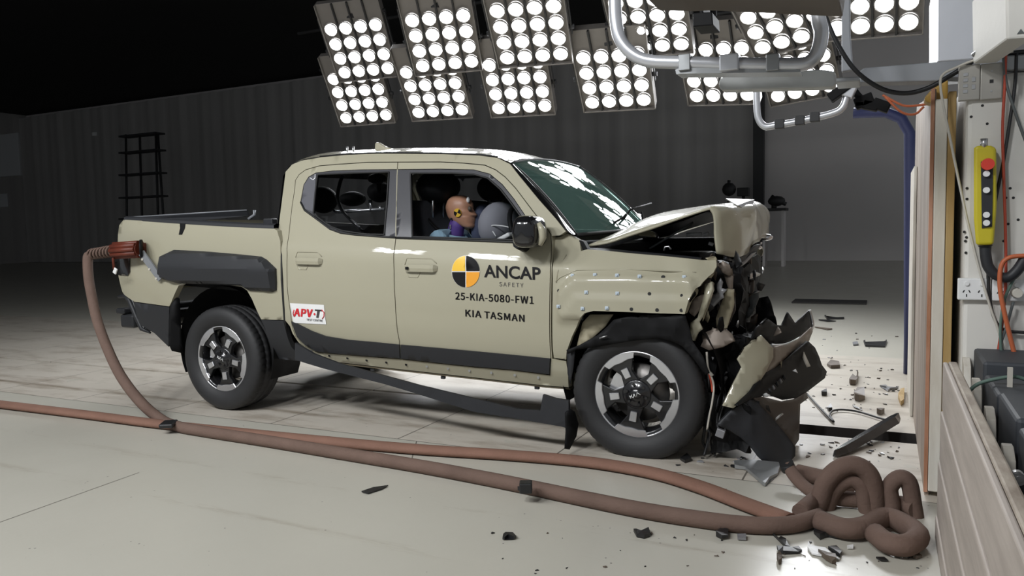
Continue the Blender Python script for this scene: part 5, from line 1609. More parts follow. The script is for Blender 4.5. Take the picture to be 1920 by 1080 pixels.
# switch plates
def plate(u0, v0, u1, v1, label):
    a, b = bp(u0, v0, 1, -1.1), bp(u1, v1, 1, -1.1)
    r_ = empty('switch_plate', ((a.x+b.x)/2, -1.1, min(a.z, b.z))); tag(r_, label, 'switch plate', 'steel plates on the block')
    m = MB(); m.box(((a.x+b.x)/2, -1.112, (a.z+b.z)/2), (abs(b.x-a.x), .022, abs(a.z-b.z)), bevel=.004); keep(m.build('cover', M['plate']), r_)
    return r_, (a.x+b.x)/2, (a.z+b.z)/2
r_, x, z = plate(1797, 125, 1836, 188, 'left steel switch plate, with an embossed switch pattern')
m = MB()
for k in range(4): m.box((x-.014, -1.124, z+.035-.024*k), (.018, .004, .014), bevel=.001)
m.box((x+.016, -1.124, z+.012), (.014, .004, .02), bevel=.001); m.box((x+.016, -1.124, z-.02), (.014, .004, .02), bevel=.001)
keep(m.build('embossing', M['steel']), r_)
r_, x, z = plate(1838, 122, 1878, 186, 'right steel switch plate, with one square black hole')
m = MB(); m.box((x, -1.1235, z), (.014, .003, .014)); keep(m.build('square_hole', M['seal']), r_)
m = MB()
for dz in (.042, -.042): m.cyl((x, -1.12, z+dz), (x, -1.126, z+dz), .004, 8)
keep(m.build('screw', M['steel']), r_)
# power outlets
def outlet(u0, v0, u1, v1, label, plug=False):
    a, b = bp(u0, v0, 1, -1.1), bp(u1, v1, 1, -1.1)
    cx_, cz_ = (a.x+b.x)/2, (a.z+b.z)/2; W_, H_ = abs(b.x-a.x), abs(a.z-b.z)
    r_ = empty('power_outlet', (cx_, -1.1, cz_-H_/2)); tag(r_, label, 'power outlet', 'double outlets on the block')
    m = MB(); m.box((cx_, -1.115, cz_), (W_, .03, H_), bevel=.005); keep(m.build('face_plate', M['white']), r_)
    for k in (-1, 1):
        x = cx_+k*W_*.23
        m = MB(); m.cyl((x, -1.128, cz_+H_*.26), (x, -1.137, cz_+H_*.26), .009, 14); keep(m.build('rocker_switch', M['white']), r_)
        if plug and k == 1:
            m = MB(); m.cyl((x, -1.128, cz_-H_*.1), (x, -1.175, cz_-H_*.1), .022, 16, r2=.018); keep(m.build('plug_top', M['cable_white']), r_); continue
        m = MB()
        for dx, dz, an in ((-.011, .0, .5), (.011, .0, -.5), (0, -.018, 0)):
            m.box((x+dx, -1.1305, cz_-H_*.1+dz), (.004, .002, .012), Matrix.Rotation(an, 4, 'Y'))
        keep(m.build('socket_slot', M['seal']), r_)
outlet(1795, 521, 1856, 562, 'white double power outlet with both sockets empty')
outlet(1859, 523, 1920, 564, 'white double power outlet with a round plug inserted', True)
# pendant controller
PN = empty('pendant_controller', bp(1845, 460, 1, -1.17)); tag(PN, 'yellow hanging control pendant with a red stop button and four white buttons', 'control pendant')
def pv(u, v, y=-1.20): return bp(u, v, 1, y)
m = MB()
body = [(1826, 278), (1831, 273), (1858, 273), (1868, 278), (1869, 380), (1868, 400), (1863, 459), (1830, 460), (1826, 410)]
v0 = [m.bm.verts.new(pv(u, v, -1.215)) for u, v in body]; v1 = [m.bm.verts.new(pv(u, v, -1.12)) for u, v in body]
m.bm.faces.new(v0); m.bm.faces.new(v1[::-1])
for i in range(len(v0)): m.bm.faces.new((v0[i], v0[(i+1) % len(v0)], v1[(i+1) % len(v0)], v1[i]))
cs = m.build('casing', M['pendant']); bevel(cs, .012, 3, 50); keep(cs, PN)
m = MB(); a, b = pv(1839, 302, -1.218), pv(1861, 428, -1.218)
q4 = [(1839, 303), (1862, 302), (1861, 380), (1860, 425), (1841, 428)]
v0 = [m.bm.verts.new(pv(u, v, -1.220)) for u, v in q4]; v1 = [m.bm.verts.new(pv(u, v, -1.205)) for u, v in q4]
m.bm.faces.new(v0); m.bm.faces.new(v1[::-1])
for i in range(5): m.bm.faces.new((v0[i], v0[(i+1) % 5], v1[(i+1) % 5], v1[i]))
keep(m.build('button_panel', M['clad']), PN)
m = MB(); p = pv(1850, 309); m.cyl((p.x, -1.218, p.z), (p.x, -1.25, p.z), .024, 20); keep(m.build('stop_button', M['red']), PN)
for v in (326.5, 357, 403, 418):
    m = MB(); p = pv(1848, v); m.cyl((p.x, -1.218, p.z), (p.x, -1.235, p.z), .0125, 16); keep(m.build('button', M['white']), PN)
m = MB(); p = pv(1845, 269); m.tube([p+Vector((0, 0, -.02)), p+Vector((0, 0, .02))], .014, 8); keep(m.build('hanging_eye', M['steel']), PN)
m = MB(); m.tube(catmull([pv(u, v, -1.17) for u, v in ((1847, 460), (1848, 478), (1853, 500), (1868, 516), (1890, 520), (1908, 506), (1925, 480))], 6), [.030]+[.022]*36, 10); keep(m.build('cable_tail', M['clad']), PN)

# cords over the block
def cord(name, pts, mat, label, y=-1.14, r=.006):
    m = MB(); P_ = [bp(q_[0], q_[1], 1, q_[2] if len(q_) > 2 else y) for q_ in pts]
    m.tube(catmull(P_, 6), r, 7)
    return tag(m.build(name, M[mat], loc=P_[len(P_)//2]), label, 'cord')
cord('electric_cable', [(1900, 96), (1830, 112), (1790, 128), (1770, 138), (1763, 155), (1769, 200), (1782, 262), (1798, 340), (1815, 420), (1835, 500), (1855, 570), (1872, 620), (1887, 680), (1892, 760)], 'cable_white', 'off white cord looping down the left side of the block', r=.0055)
cord('electric_cable', [(1886, 96), (1884, 160), (1880, 240), (1882, 330), (1885, 420), (1886, 520), (1880, 600), (1868, 680), (1860, 720)], 'cable_red', 'thin red cord hanging straight past the pendant', r=.006)
cord('electric_cable', [(1906, 100), (1903, 160), (1893, 230), (1882, 300), (1866, 380), (1856, 460), (1853, 530), (1862, 590), (1882, 618), (1925, 624)], 'cable', 'black cord crossing behind the pendant and bending right below the outlets', y=-1.13, r=.007)
cord('electric_cable', [(1925, 479), (1892, 483), (1877, 500), (1875, 540), (1884, 590), (1896, 640), (1908, 690), (1916, 740), (1914, 800)], 'cable_orange', 'thick orange cord curving down in front of the right outlet', y=-1.19, r=.0095)
cord('electric_cable', [(1880, 100), (1888, 160), (1905, 215), (1925, 270)], 'cable_grey', 'grey cord slanting to the right beside the steel plates', r=.006)
cord('electric_cable', [(1902, 520), (1884, 560), (1876, 610), (1878, 660), (1890, 690), (1905, 705)], 'cable_green', 'grey green cord swinging behind the orange cord', y=-1.16, r=.006)
cord('electric_cable', [(1900, 566), (1888, 610), (1876, 650), (1880, 690), (1892, 720)], 'cable_grey', 'grey cord running down from the round plug', y=-1.15, r=.006)
cord('electric_cable', [(1815, 760), (1814, 740), (1830, 722), (1860, 712), (1900, 706), (1925, 712)], 'cable_green', 'dark green cord looping over the slate cases', y=-1.75, r=.007)

# ------------------------------------------------------------------ timber crib and cases in front of the block
CX = 4.60
for i, (z0, z1, dx) in enumerate(((.545, .735, 0), (.335, .535, -.004), (.105, .325, -.008), (.0, .095, -.012))):
    boxobj('crib_board', CX+dx-.001, CX+dx+.016, -4.7, -1.60+.02*i, z0, z1, M['board'],
           ('topmost grey side board of the timber crib', 'second grey side board from the top of the crib', 'third grey side board from the top of the crib', 'lowest grey side board of the crib, on the floor')[i], 'timber board', 'side boards of the timber crib', bev=.005)
boxobj('crib_top_plank', CX+.017, CX+.048, -4.7, -1.60, .0, .738, M['board_top'], 'dusty brown capping plank along the top of the crib', 'timber plank', bev=.006)
for i, (u, v) in enumerate(((1806, 672), (1824, 712), (1848, 766), (1881, 838))):
    t_ = bp(u, v, 0, CX+.105)
    m = MB(); m.prism([(.05, -.40), (-.06, -.40), (-.06, -.12), (-.035, -.03), (.015, .0), (.05, .0)], Matrix(((0, 0, 1, t_.x), (1, 0, 0, t_.y), (0, 1, 0, t_.z), (0, 0, 0, 1))), .028)
    o = bevel(m.build('divider_board', M['ply_edge'], loc=(t_.x, t_.y, t_.z-.4)), .003)
    tag(o, ('farthest small pale divider board behind the crib', 'second farthest small pale divider board behind the crib', 'third small pale divider board, between two slate cases', 'nearest small pale divider board, with the bright bolt')[i], 'divider board', 'divider boards between the cases')
for i, (y0, y1, u, v) in enumerate(((-1.50, -1.13, 1860, 679), (-1.93, -1.54, 1850, 738), (-2.36, -1.97, 1880, 783), (-2.80, -2.40, 1900, 868), (-3.5, -2.84, 1918, 985))):
    zt = bp(u, v, 1, y0).z
    boxobj('slate_case', CX+.145, CX+1.2, y0, y1, .0, zt, M['battery'], ('farthest dark slate case, against the white block', 'second farthest dark slate case behind the crib', 'middle dark slate case, in front of the looping cord', 'large dark slate case second nearest the viewer', 'dark slate case at the lower right corner')[i], 'case', 'slate cases behind the crib', bev=.012)
m = MB(); p = bp(1907, 892, 1, -2.81); m.cyl(p, p+Vector((0, -.03, 0)), .016, 14); m.cyl(p+Vector((0, -.03, 0)), p+Vector((0, -.032, 0)), .008, 10)
tag(m.build('screw_eye', M['steel'], loc=p), 'small bright bolt head on the nearest divider board', 'bolt')
m = MB(); p0 = bp(1893, 690, 1, -1.75); m.box(bp(1893, 730, 1, -1.78), (.016, .012, .16)); tag(m.build('wooden_peg', M['cable_white'], loc=p0), 'thin pale stick standing on the slate cases', 'stick')

# ------------------------------------------------------------------ overhead arm, tube frames, cabinet
def pxbox(name, quad, y, dy, mat, label, cat, bev=.006):
    m = MB(); n = len(quad)
    v0 = [m.bm.verts.new(bp(u, v, 1, y)) for u, v in quad]; v1 = [m.bm.verts.new(p.co+Vector((0, dy, 0))) for p in v0]
    m.bm.faces.new(v0); m.bm.faces.new(v1[::-1])
    for i in range(n): m.bm.faces.new((v0[i], v0[(i+1) % n], v1[(i+1) % n], v1[i]))
    o = bevel(m.build(name, mat, loc=v0[0].co.copy()), bev)
    return tag(o, label, cat)
FY = -1.35
TF = empty('tube_frame', bp(1340, 118, 1, FY)); tag(TF, 'large bent white tube frame hanging in front of the lamp banks', 'tube frame')
tp_ = [bp(u, v, 1, FY) for u, v in ((1151, -60), (1153, 0), (1155, 40), (1162, 72), (1182, 98), (1215, 114), (1280, 117.5), (1360, 120), (1440, 121), (1500, 121), (1523, 112), (1535, 92), (1540, 60), (1534, 30), (1528, -60))]
m = MB(); m.tube(catmull(tp_, 6), .031, 16); keep(m.build('bent_tube', M['tube']), TF)
for u in (1286, 1450):
    m = MB(); m.box(bp(u, 119, 1, FY), (.055, .07, .075), bevel=.004); keep(m.build('saddle_clip', M['gal']), TF)
m = MB(); m.box(bp(1369, 119, 1, FY-.01), (.085, .075, .075), bevel=.006); keep(m.build('clamp_sleeve', M['tube']), TF)
q4 = [(1266, 131), (1276, 127), (1420, 128), (1500, 131), (1500, 135), (1276, 138), (1268, 139)]
m = MB(); v0 = [m.bm.verts.new(bp(u, v, 1, FY-.02)) for u, v in q4]; v1 = [m.bm.verts.new(p.co+Vector((0, .12, 0))) for p in v0]
m.bm.faces.new(v0); m.bm.faces.new(v1[::-1])
for i in range(len(q4)): m.bm.faces.new((v0[i], v0[(i+1) % len(q4)], v1[(i+1) % len(q4)], v1[i]))
keep(m.build('tray_strip', M['gal']), TF)
pxbox('steel_arm', [(1349, 150), (1356, 143), (1372, 140), (1540, 130), (1566, 134), (1566, 158), (1560, 163), (1352, 169), (1347, 160)], -1.15, .10, M['arm'], 'flat galvanised arm under the big tube frame', 'steel arm')
pxbox('cross_beam', [(1612, 133), (1620, 127), (1780, 114), (1925, 104), (1925, 150), (1780, 145), (1760, 152), (1612, 155)], -.80, .12, M['grey_paint'], 'grey painted beam running from the arm to the block top', 'beam')
pxbox('arm_joint', [(1566, 146), (1612, 143), (1612, 152), (1566, 155)], -1.0, .2, M['gal'], 'short grey joint between the flat arm and the beam', 'bracket')
TG = empty('small_tube_frame', bp(1500, 225, 1, -.5)); tag(TG, 'small bent steel tube frame hanging below the flat arm', 'tube frame')
m = MB(); m.tube(catmull([bp(u, v, 1, -.5) for u, v in ((1418, 165), (1419, 195), (1422, 222), (1434, 237), (1455, 235), (1500, 227), (1560, 213), (1580, 201), (1588, 180), (1590, 165))], 6), .019, 12); keep(m.build('bent_tube', M['tube']), TG)
for u, v in ((1462, 233), (1500, 226), (1528, 220)):
    m = MB(); m.box(bp(u, v, 1, -.5), (.05, .05, .05), bevel=.004); keep(m.build('saddle_clip', M['dark_metal']), TG)
m = MB(); m.box(bp(1574, 172, 1, -.5), (.12, .08, .05), Matrix.Rotation(-.6, 4, 'Y'), bevel=.006); keep(m.build('clamp_block', M['black']), TG)
m = MB(); m.box(bp(1592, 172, 1, -.5), (.06, .06, .06), Matrix.Rotation(.4, 4, 'Y'), bevel=.006); keep(m.build('clamp_nut', M['tube']), TG)
pxbox('camera_box', [(1226, -60), (1236, 20), (1300, 22), (1330, 20), (1580, 32), (1592, -60)], -1.65, -.5, M['tan_panel'], 'tan underside of a box hanging over the big tube frame', 'box')
pxbox('black_camera', [(1299, 24), (1312, 23), (1312, -1300), (1318, -1300), (1318, 23), (1335, 22), (1337, 47), (1299, 50)], -.6, .2, M['black'], 'small black camera body between the lamp banks', 'camera')
pxbox('hanging_plate', [(1574, -900), (1592, -900), (1594, 60), (1600, 130), (1578, 135)], -.3, .05, M['grey_paint'], 'narrow steel plate hanging beside the right lamp bank', 'steel plate')
m = MB(); m.tube(catmull([bp(u, v, 1, -1.1) for u, v in ((1525, -20), (1545, 25), (1572, 85), (1605, 133), (1650, 165), (1695, 175), (1740, 165), (1790, 137), (1830, 112), (1870, 103), (1925, 97))], 6), .0105, 10)
tag(m.build('sagging_cable', M['cable'], loc=bp(1690, 175, 1, -1.1)), 'thick black cable sagging from the ceiling to the block top', 'cable')
m = MB(); m.tube(catmull([bp(u, v, 1, -.7) for u, v in ((1655, 178), (1680, 192), (1702, 199), (1740, 195))], 6), .006, 7)
m.tube(catmull([bp(u, v, 1, -.7) for u, v in ((1660, 182), (1690, 210), (1715, 214), (1732, 200))], 6), .006, 7)
tag(m.build('loose_wires', M['cable_orange'], loc=bp(1700, 200, 1, -.7)), 'two thin orange wires hanging under the beam', 'wire')
m = MB()
for u, v, s_ in ((1620, 190, .06), (1632, 198, .05), (1652, 198, .055), (1612, 196, .03)): m.box(bp(u, v, 1, -.4), (s_*1.6, .06, s_), Matrix.Rotation(R.uniform(-.5, .5), 4, 'Y'), bevel=.006)
m.tube(catmull([bp(u, v, 1, -.4) for u, v in ((1600, 168), (1615, 185), (1640, 195))], 4), .02, 6)
tag(m.build('cable_connectors', M['black'], loc=bp(1630, 195, 1, -.4)), 'cluster of black cable connectors under the beam', 'connector')
pxbox('white_upright_sheet', [(1757, -60), (1757, 116), (1890, 106), (1890, -60)], -.35, .8, M['tube'], 'white metal sheet standing on the block', 'metal sheet')
CB = empty('wall_cabinet', bp(1900, 92, 1, -1.5)); tag(CB, 'pale metal cabinet at the upper right corner, above the block', 'cabinet')
m = MB()
q4 = [(1886, -60), (1888, 74), (1940, 70), (1940, -60)]
v0 = [m.bm.verts.new(bp(u, v, 1, -1.5)) for u, v in q4]; v1 = [m.bm.verts.new(p.co+Vector((-.08, .36, -.02))) for p in v0]
m.bm.faces.new(v0); m.bm.faces.new(v1[::-1])
for i in range(4): m.bm.faces.new((v0[i], v0[(i+1) % 4], v1[(i+1) % 4], v1[i]))
keep(bevel(m.build('body', M['concrete']), .008), CB)
m = MB(); p = bp(1914, 60, 1, -1.503); m.prism([(-.012, -.006), (.012, -.006), (0, .012)], Matrix(((1, 0, 0, p.x), (0, 0, 1, p.y), (0, 1, 0, p.z), (0, 0, 0, 1))), .002); keep(m.build('warning_triangle', M['cable_grey']), CB)
m = MB(); m.tube([bp(1887, 52, 1, -1.3), bp(1850, 84, 1, -1.2), bp(1825, 103, 1, -1.15)], .012, 8); m.tube([bp(1885, 62, 1, -1.3), bp(1855, 92, 1, -1.2), bp(1835, 105, 1, -1.15)], .010, 8)
keep(m.build('conduit', M['steel']), CB)
pxbox('top_ledge', [(1884, 104), (1940, 100), (1940, 130), (1884, 132)], -1.13, .06, M['gal'], 'grey metal ledge strip under the cabinet', 'ledge')

# ------------------------------------------------------------------ background things
LD = empty('platform_ladder', (bp(270, 488, 1, 17.0).x, 17.0, 0)); tag(LD, 'dark platform ladder standing by the curtain on the left', 'ladder')
m = MB(); yb = 17.0
for u0, u1 in ((236, 238), (262, 268), (292, 298), (296, 312)):
    q_ = bp(u1, 488, 1, yb); m.tube([bp(u0, 252, 1, yb), (q_.x, yb, 0.0)], .05, 6)
keep(m.build('rails', M['dark_metal']), LD)
m = MB()
for k, v in enumerate((254, 285, 327, 370, 410, 450)):
    a, b = bp(232, v, 1, yb), bp(300+k*2, v-1, 1, yb); m.box((a+b)/2, ((b-a).length, .5, .07))
keep(m.build('steps', M['dark_metal']), LD)
def far_box(name, u0, v0, u1, v1, y, d, mat, label, cat):
    a, b = bp(u0, v0, 1, y), bp(u1, v1, 1, y); c = (a+b)/2
    m = MB(); m.box((c.x, y+d/2, c.z), (abs(b.x-a.x), d, abs(a.z-b.z)), bevel=.02)
    return tag(m.build(name, mat, loc=(c.x, y, min(a.z, b.z))), label, cat)
M['pale_panel'] = principled('pale board', (0.26, 0.265, 0.27), 0.6)
far_box('notice_board', -30, 256, 38, 329, 12.5, .1, M['pale_panel'], 'pale blank board hanging at the far left edge', 'board')
far_box('wall_sign', -10, 364, 14, 388, 12.5, .06, M['pale_panel'], 'small pale sign below the blank board at left', 'sign')
far_box('wall_lamp', 172, 248, 179, 254, 21, .1, M['white'], 'tiny bright fitting high on the curtain at left', 'light fitting')
EQ = M['dark_metal']
m = MB(); p = bp(1370, 372, 1, 20)
m.ico(bp(1367, 355, 1, 20), .22, 2); m.cyl(bp(1367, 372, 1, 20), (p.x, 20, 0), .06, 8); m.box((p.x, 20, .03), (.6, .6, .06)); m.cyl(bp(1366, 352, 1, 20), bp(1367, 338, 1, 20), .05, 8)
tag(m.build('stand_lamp', EQ, loc=(p.x, 20, 0)), 'dark round device on a stand by the back wall, left of the post', 'floor stand')
m = MB(); p = bp(1394, 360, 1, 20); m.box(p, (.36, .3, .26), bevel=.02); m.cyl(p, (p.x, 20, 0), .05, 8); m.box((p.x, 20, .03), (.6, .6, .06))
tag(m.build('stand_monitor', EQ, loc=(p.x, 20, 0)), 'dark square device on a stand by the back wall, left of the post', 'floor stand')
BN = empty('work_bench', (bp(1450, 394, 1, 19.5).x, 19.5, 0)); tag(BN, 'dark work bench with a clamped tool by the back wall, right of the post', 'bench')
m = MB(); a, b = bp(1428, 393, 1, 19.5), bp(1476, 393, 1, 19.5); m.box((a+b)/2, ((b-a).length, .7, .08)); keep(m.build('bench_top', EQ), BN)
for x in (a.x+.1, b.x-.1):
    m = MB(); m.box((x, 19.5, a.z/2), (.07, .5, a.z)); keep(m.build('leg', M['wall']), BN)
m = MB(); m.ico(bp(1456, 377, 1, 19.5), .2, 2, (1.3, 1, .8)); m.tube([bp(1446, 368, 1, 19.5), bp(1458, 376, 1, 19.5), bp(1474, 383, 1, 19.5)], .07, 6); m.cyl(bp(1452, 380, 1, 19.5), bp(1451, 392, 1, 19.5), .08, 8)
tag(m.build('bench_vice', EQ, loc=bp(1455, 392, 1, 19.5)), 'dark vice clamped on the far work bench', 'vice')
m = MB(); a = bp(1555, 567, 2, 0)
m.box((a.x, a.y, .012), (1.10, .55, .024), bevel=.006); tag(m.build('floor_mat', M['mat_dark'], loc=(a.x, a.y, 0)), 'long dark mat on the floor beyond the crash debris', 'mat')

# ------------------------------------------------------------------ debris
def flat_piece(name, px, h, mat, label, cat, tilt=0.0, group=None, curl=0.0):
    """outline in pixels on the floor, real thickness h, raised by tilt along its length"""
    P_ = [bp(u, v, 2, 0.004) for u, v in px]
    c = sum(P_, Vector((0, 0, 0)))/len(P_); c.z = 0
    m = MB(); lo_ = [m.bm.verts.new(p+Vector((0, 0, tilt*max(0, (p.x-c.x)+.02)))) for p in P_]
    hi = [m.bm.verts.new(v.co+Vector((0, 0, h*R.uniform(.3, .8)))) for v in lo_]
    n = len(P_); m.bm.faces.new(lo_[::-1]); m.bm.faces.new(hi)
    for i in range(n): m.bm.faces.new((lo_[i], lo_[(i+1) % n], hi[(i+1) % n], hi[i]))
    bmesh.ops.triangulate(m.bm, faces=[f for f in m.bm.faces if len(f.verts) > 4])
    return tag(m.build(name, mat, loc=c), label, cat, group)
FB, FG, FR = M['frag_black'], M['frag_grey'], M['frag_brown']
def z8(x, y): return (900+x/2.182, 860+y/2.182)
def Q8(*p): return [z8(*q_) for q_ in p]
def z4(x, y): return (1360+x/4.8, 840+y/4.8)
def Q4(*p): return [z4(*q_) for q_ in p]
def z5(x, y): return (1480+x/3.375, 540+y/3.375)
def Q5(*p): return [z5(*q_) for q_ in p]
DEB = 'debris'
flat_piece('plastic_fragment', Q8((92, 330), (95, 318), (105, 310), (135, 313), (148, 325), (140, 330), (115, 322), (100, 332)), .02, FB, 'curved black fragment alone on the near floor, leftmost of the near pieces', DEB)
flat_piece('plastic_fragment', Q8((628, 298), (640, 304), (660, 302), (690, 294), (698, 316), (672, 326), (640, 320)), .025, FB, 'wide black fragment on the floor below the middle of the long hose', DEB)
flat_piece('plastic_fragment', Q8((965, 318), (985, 296), (993, 262), (998, 290), (1016, 300), (1015, 328), (990, 332)), .03, FB, 'black fragment with a thin spike, just in front of the long hose', DEB, tilt=.15)
flat_piece('plastic_fragment', Q8((1052, 316), (1088, 318), (1089, 334), (1054, 332)), .02, FG, 'small dark rectangular chip right of the spiked fragment', DEB)
flat_piece('plastic_fragment', Q4((795, 770), (805, 735), (860, 705), (915, 755), (935, 770), (990, 772), (1012, 800), (1005, 815), (930, 800), (895, 805), (850, 825)), .035, FB, 'large jagged black fragment in front of the hose heap', DEB)
flat_piece('plastic_strip', Q4((422, 780), (480, 830), (500, 815), (545, 830), (548, 860), (585, 905), (540, 900)), .02, FB, 'long black spike shaped strip left of the white glossy shard', DEB)
flat_piece('plastic_strip', Q4((463, 905), (520, 912), (600, 912), (660, 900), (690, 940), (660, 948), (520, 955), (480, 945)), .02, FB, 'black curved strip lying below the spike shaped strip', DEB)
flat_piece('panel_shard', Q4((740, 905), (745, 850), (770, 885), (900, 905), (960, 960), (1030, 1005), (990, 1000), (860, 975), (780, 960)), .012, M['white'], 'white glossy shard on the near floor', DEB)
flat_piece('plastic_fragment', Q4((925, 910), (1000, 905), (1050, 960), (1030, 985), (975, 950)), .03, FB, 'black corner fragment resting on the right of the white shard', DEB)
flat_piece('plastic_fragment', Q4((835, 950), (930, 970), (990, 1000), (1000, 1035), (960, 1040), (905, 1010)), .03, FR, 'brown fragment below the white shard', DEB)
flat_piece('plastic_fragment', Q4((462, 1000), (490, 970), (512, 990), (505, 1040), (480, 1050)), .03, FR, 'small round edged brown fragment at the bottom, left of the white shard', DEB)
flat_piece('plastic_fragment', Q4((1515, 920), (1590, 888), (1603, 930), (1520, 962)), .03, FB, 'dark wedge fragment near the foot of the crib', DEB)
flat_piece('plastic_fragment', Q4((1355, 992), (1430, 990), (1468, 1022), (1400, 1018)), .015, FB, 'flat leaf shaped dark fragment left of the crib', DEB)
flat_piece('plastic_fragment', Q4((1688, 965), (1740, 962), (1772, 985), (1720, 1002), (1690, 990)), .02, FR, 'dark brown chip closest to the crib boards', DEB)
flat_piece('plastic_fragment', Q4((1095, 885), (1150, 882), (1152, 908), (1098, 908)), .01, M['white'], 'small pale rectangular chip right of the white shard', DEB)
flat_piece('plastic_fragment', Q4((105, 795), (186, 805), (188, 828), (110, 822)), .02, FG, 'grey block chip under the long hose near the spiked fragment', DEB) if False else None
flat_piece('metal_bracket', Q4((78, 140), (250, 140), (480, 160), (490, 195), (470, 245), (400, 290), (360, 345), (335, 335), (180, 195), (85, 185)), .03, M['gal'], 'pale steel triangular bracket lying on the hoses under the bumper', 'bracket')
flat_piece('plastic_fragment', [(678, 923), (700, 915), (728, 911), (715, 918), (690, 926)], .012, FB, 'thin dark sliver alone on the floor below the rear door', DEB)
m = MB(); p = bp(986, 913, 2, .08); m.box(p, (.06, .06, .05), Matrix.Rotation(.4, 4, 'Z'), bevel=.006); m.box(p+Vector((-.02, -.032, 0)), (.014, .004, .02)); tag(m.build('plastic_cube', FB, loc=p), 'small black cube sitting on the long brown hose', DEB)
flat_piece('plastic_fragment', Q5((238, 490), (262, 470), (315, 475), (320, 505), (262, 508)), .05, FR, 'brown boxy part on the floor right of the bumper grille', DEB)
flat_piece('plastic_fragment', Q5((378, 600), (400, 575), (425, 580), (430, 550), (437, 555), (432, 595), (420, 612), (385, 612)), .06, FR, 'brown broken clip with an upright stem, beyond the track slot', DEB)
flat_piece('plastic_fragment', Q5((408, 690), (430, 660), (475, 680), (478, 705), (440, 718), (415, 710)), .08, FR, 'largest dark lump beyond the track slot', DEB)
flat_piece('plastic_fragment', Q5((202, 660), (236, 655), (238, 678), (205, 680)), .04, FB, 'dark square chip beyond the slot, nearest the bumper', DEB)
flat_piece('plastic_fragment', Q5((240, 770), (262, 755), (272, 775), (250, 778)), .04, FB, 'small dark triangular chip just beyond the slot', DEB)
flat_piece('plastic_fragment', Q5((553, 795), (575, 772), (602, 790), (580, 802)), .05, FR, 'dark pyramid shaped chip close to the plywood', DEB)
flat_piece('plastic_fragment', Q5((400, 350), (430, 348), (438, 362), (405, 366)), .03, FG, 'grey chip left of the bent strip on the far floor', DEB)
flat_piece('bent_strip', Q5((468, 340), (480, 340), (482, 360), (540, 362), (600, 365), (612, 335), (617, 340), (605, 375), (480, 370)), .03, FB, 'dark bent strip with upturned ends on the far floor', DEB)
flat_piece('plastic_strip', Q5((222, 178), (230, 176), (240, 192), (348, 190), (345, 197), (238, 199)), .03, FB, 'long thin dark strip farthest back on the floor, with one raised end', DEB)
flat_piece('plastic_strip', Q5((185, 205), (250, 204), (295, 212), (240, 214)), .02, FB, 'second dark strip lying just in front of the farthest strip', DEB)
flat_piece('plastic_strip', Q5((160, 250), (240, 258), (272, 262), (240, 266)), .02, FR, 'thin brown stick on the floor right of the bumper tip', DEB)
flat_piece('plastic_strip', Q5((400, 745), (440, 765), (444, 772), (410, 757)), .015, FB, 'thin slanted sliver beyond the slot', DEB)
flat_piece('plastic_strip', Q5((572, 622), (610, 615), (622, 628), (690, 640), (640, 640), (625, 655), (612, 632)), .02, FG, 'grey branching strip close to the plywood', DEB)
flat_piece('splintered_wood', Q5((688, 700), (705, 660), (728, 655), (725, 730), (705, 745), (695, 720)), .05, M['ochre'], 'ochre brown wood splinter at the foot of the plywood', DEB)
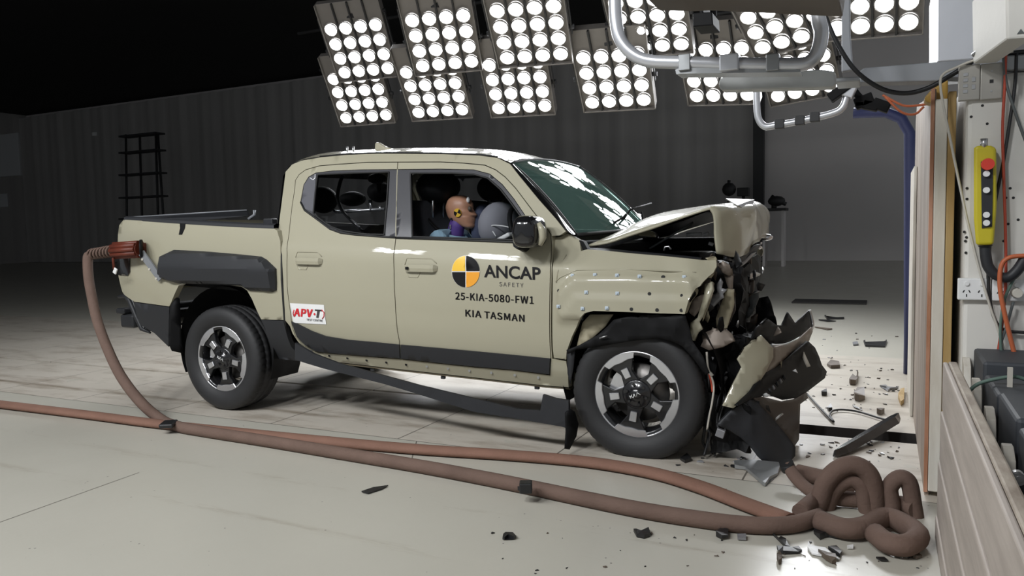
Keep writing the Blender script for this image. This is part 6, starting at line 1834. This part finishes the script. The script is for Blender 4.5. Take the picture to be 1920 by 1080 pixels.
# grille bar leaning on the floor and its wire
m = MB(); a, b = bp(1565, 852, 2, .02), bp(1683, 781, 2, .09)
d = (b-a).normalized(); s_ = d.cross(Vector((0, 0, 1))).normalized()
rows = []
for t in (0, .12, .5, .9, 1):
    p = a.lerp(b, t); w_ = .045*(0.25+.75*min(1, t*6))*(1 if t < 1 else .4)
    rows.append([p-s_*w_+Vector((0, 0, -.012)), p-s_*w_*.3+Vector((0, 0, .022)), p+s_*w_*.4+Vector((0, 0, .024)), p+s_*w_+Vector((0, 0, -.012))])
m.grid(rows, smooth=False)
gb = m.build('trim_bar', M['gloss_black'], loc=a); sm = gb.modifiers.new('thick', 'SOLIDIFY'); sm.thickness = .008
tag(gb, 'long dark trim bar lying across the track slot near the plywood', 'trim bar')
m = MB(); m.tube(catmull(floor_path([(1513, 738), (1530, 757), (1562, 790), (1556, 778), (1562, 770), (1580, 768), (1610, 772), (1650, 784), (1672, 790)], .015), 5), .007, 6)
tag(m.build('loose_wire', M['cable'], loc=bp(1580, 770, 2, 0)), 'thin black wire curling from the bumper towards the trim bar', 'wire')
# countless chips are individuals too
def chip(u, v, s_, mat, label, group):
    p = bp(u, v, 2, 0)
    m = MB(); n = R.randint(4, 6); an = sorted(R.uniform(0, 6.28) for _ in range(n))
    lo_ = [m.bm.verts.new((p.x+s_*math.cos(a)*R.uniform(.6, 1.2), p.y+s_*math.sin(a)*R.uniform(.6, 1.3), .001)) for a in an]
    hi = [m.bm.verts.new(q_.co+Vector((R.uniform(-.3, .3)*s_, R.uniform(-.3, .3)*s_, s_*R.uniform(.2, .6)))) for q_ in lo_]
    m.bm.faces.new(lo_[::-1]); m.bm.faces.new(hi)
    for i in range(n): m.bm.faces.new((lo_[i], lo_[(i+1) % n], hi[(i+1) % n], hi[i]))
    return tag(m.build('plastic_chip', mat, loc=p), label, 'chip', group)
for i in range(120):
    u = R.uniform(1500, 1690); v = R.choice([R.uniform(620, 775), R.uniform(690, 775), R.uniform(825, 870)])
    if 785 < v < 822: continue
    s_ = R.uniform(.005, .017) * (1.25 if v < 700 else 1)
    chip(u, v, s_, R.choice([FB, FB, FR, FG]), 'tiny chip among the crash debris beside the plywood', 'tiny chips beside the plywood')
for i in range(34):
    u = R.uniform(920, 1740); v = R.uniform(1000, 1076) if R.random() < .75 else R.uniform(950, 1010)
    if v < 985 + (u-1200)*.05: v = R.uniform(1005, 1075)
    chip(u, v, R.uniform(.003, .010), R.choice([FB, FB, FR]), 'tiny dark chip scattered on the near floor', 'tiny chips on the near floor')
for i in range(10):
    chip(R.uniform(1265, 1400), R.uniform(858, 876), R.uniform(.01, .025), R.choice([FB, FG]), 'small chip on the plates under the broken bumper', 'chips under the bumper')
flat_piece('plastic_fragment', [(1275, 862), (1288, 856), (1296, 864), (1284, 868)], .03, FB, 'dark chip on the pale plate right behind the front tyre contact', DEB)
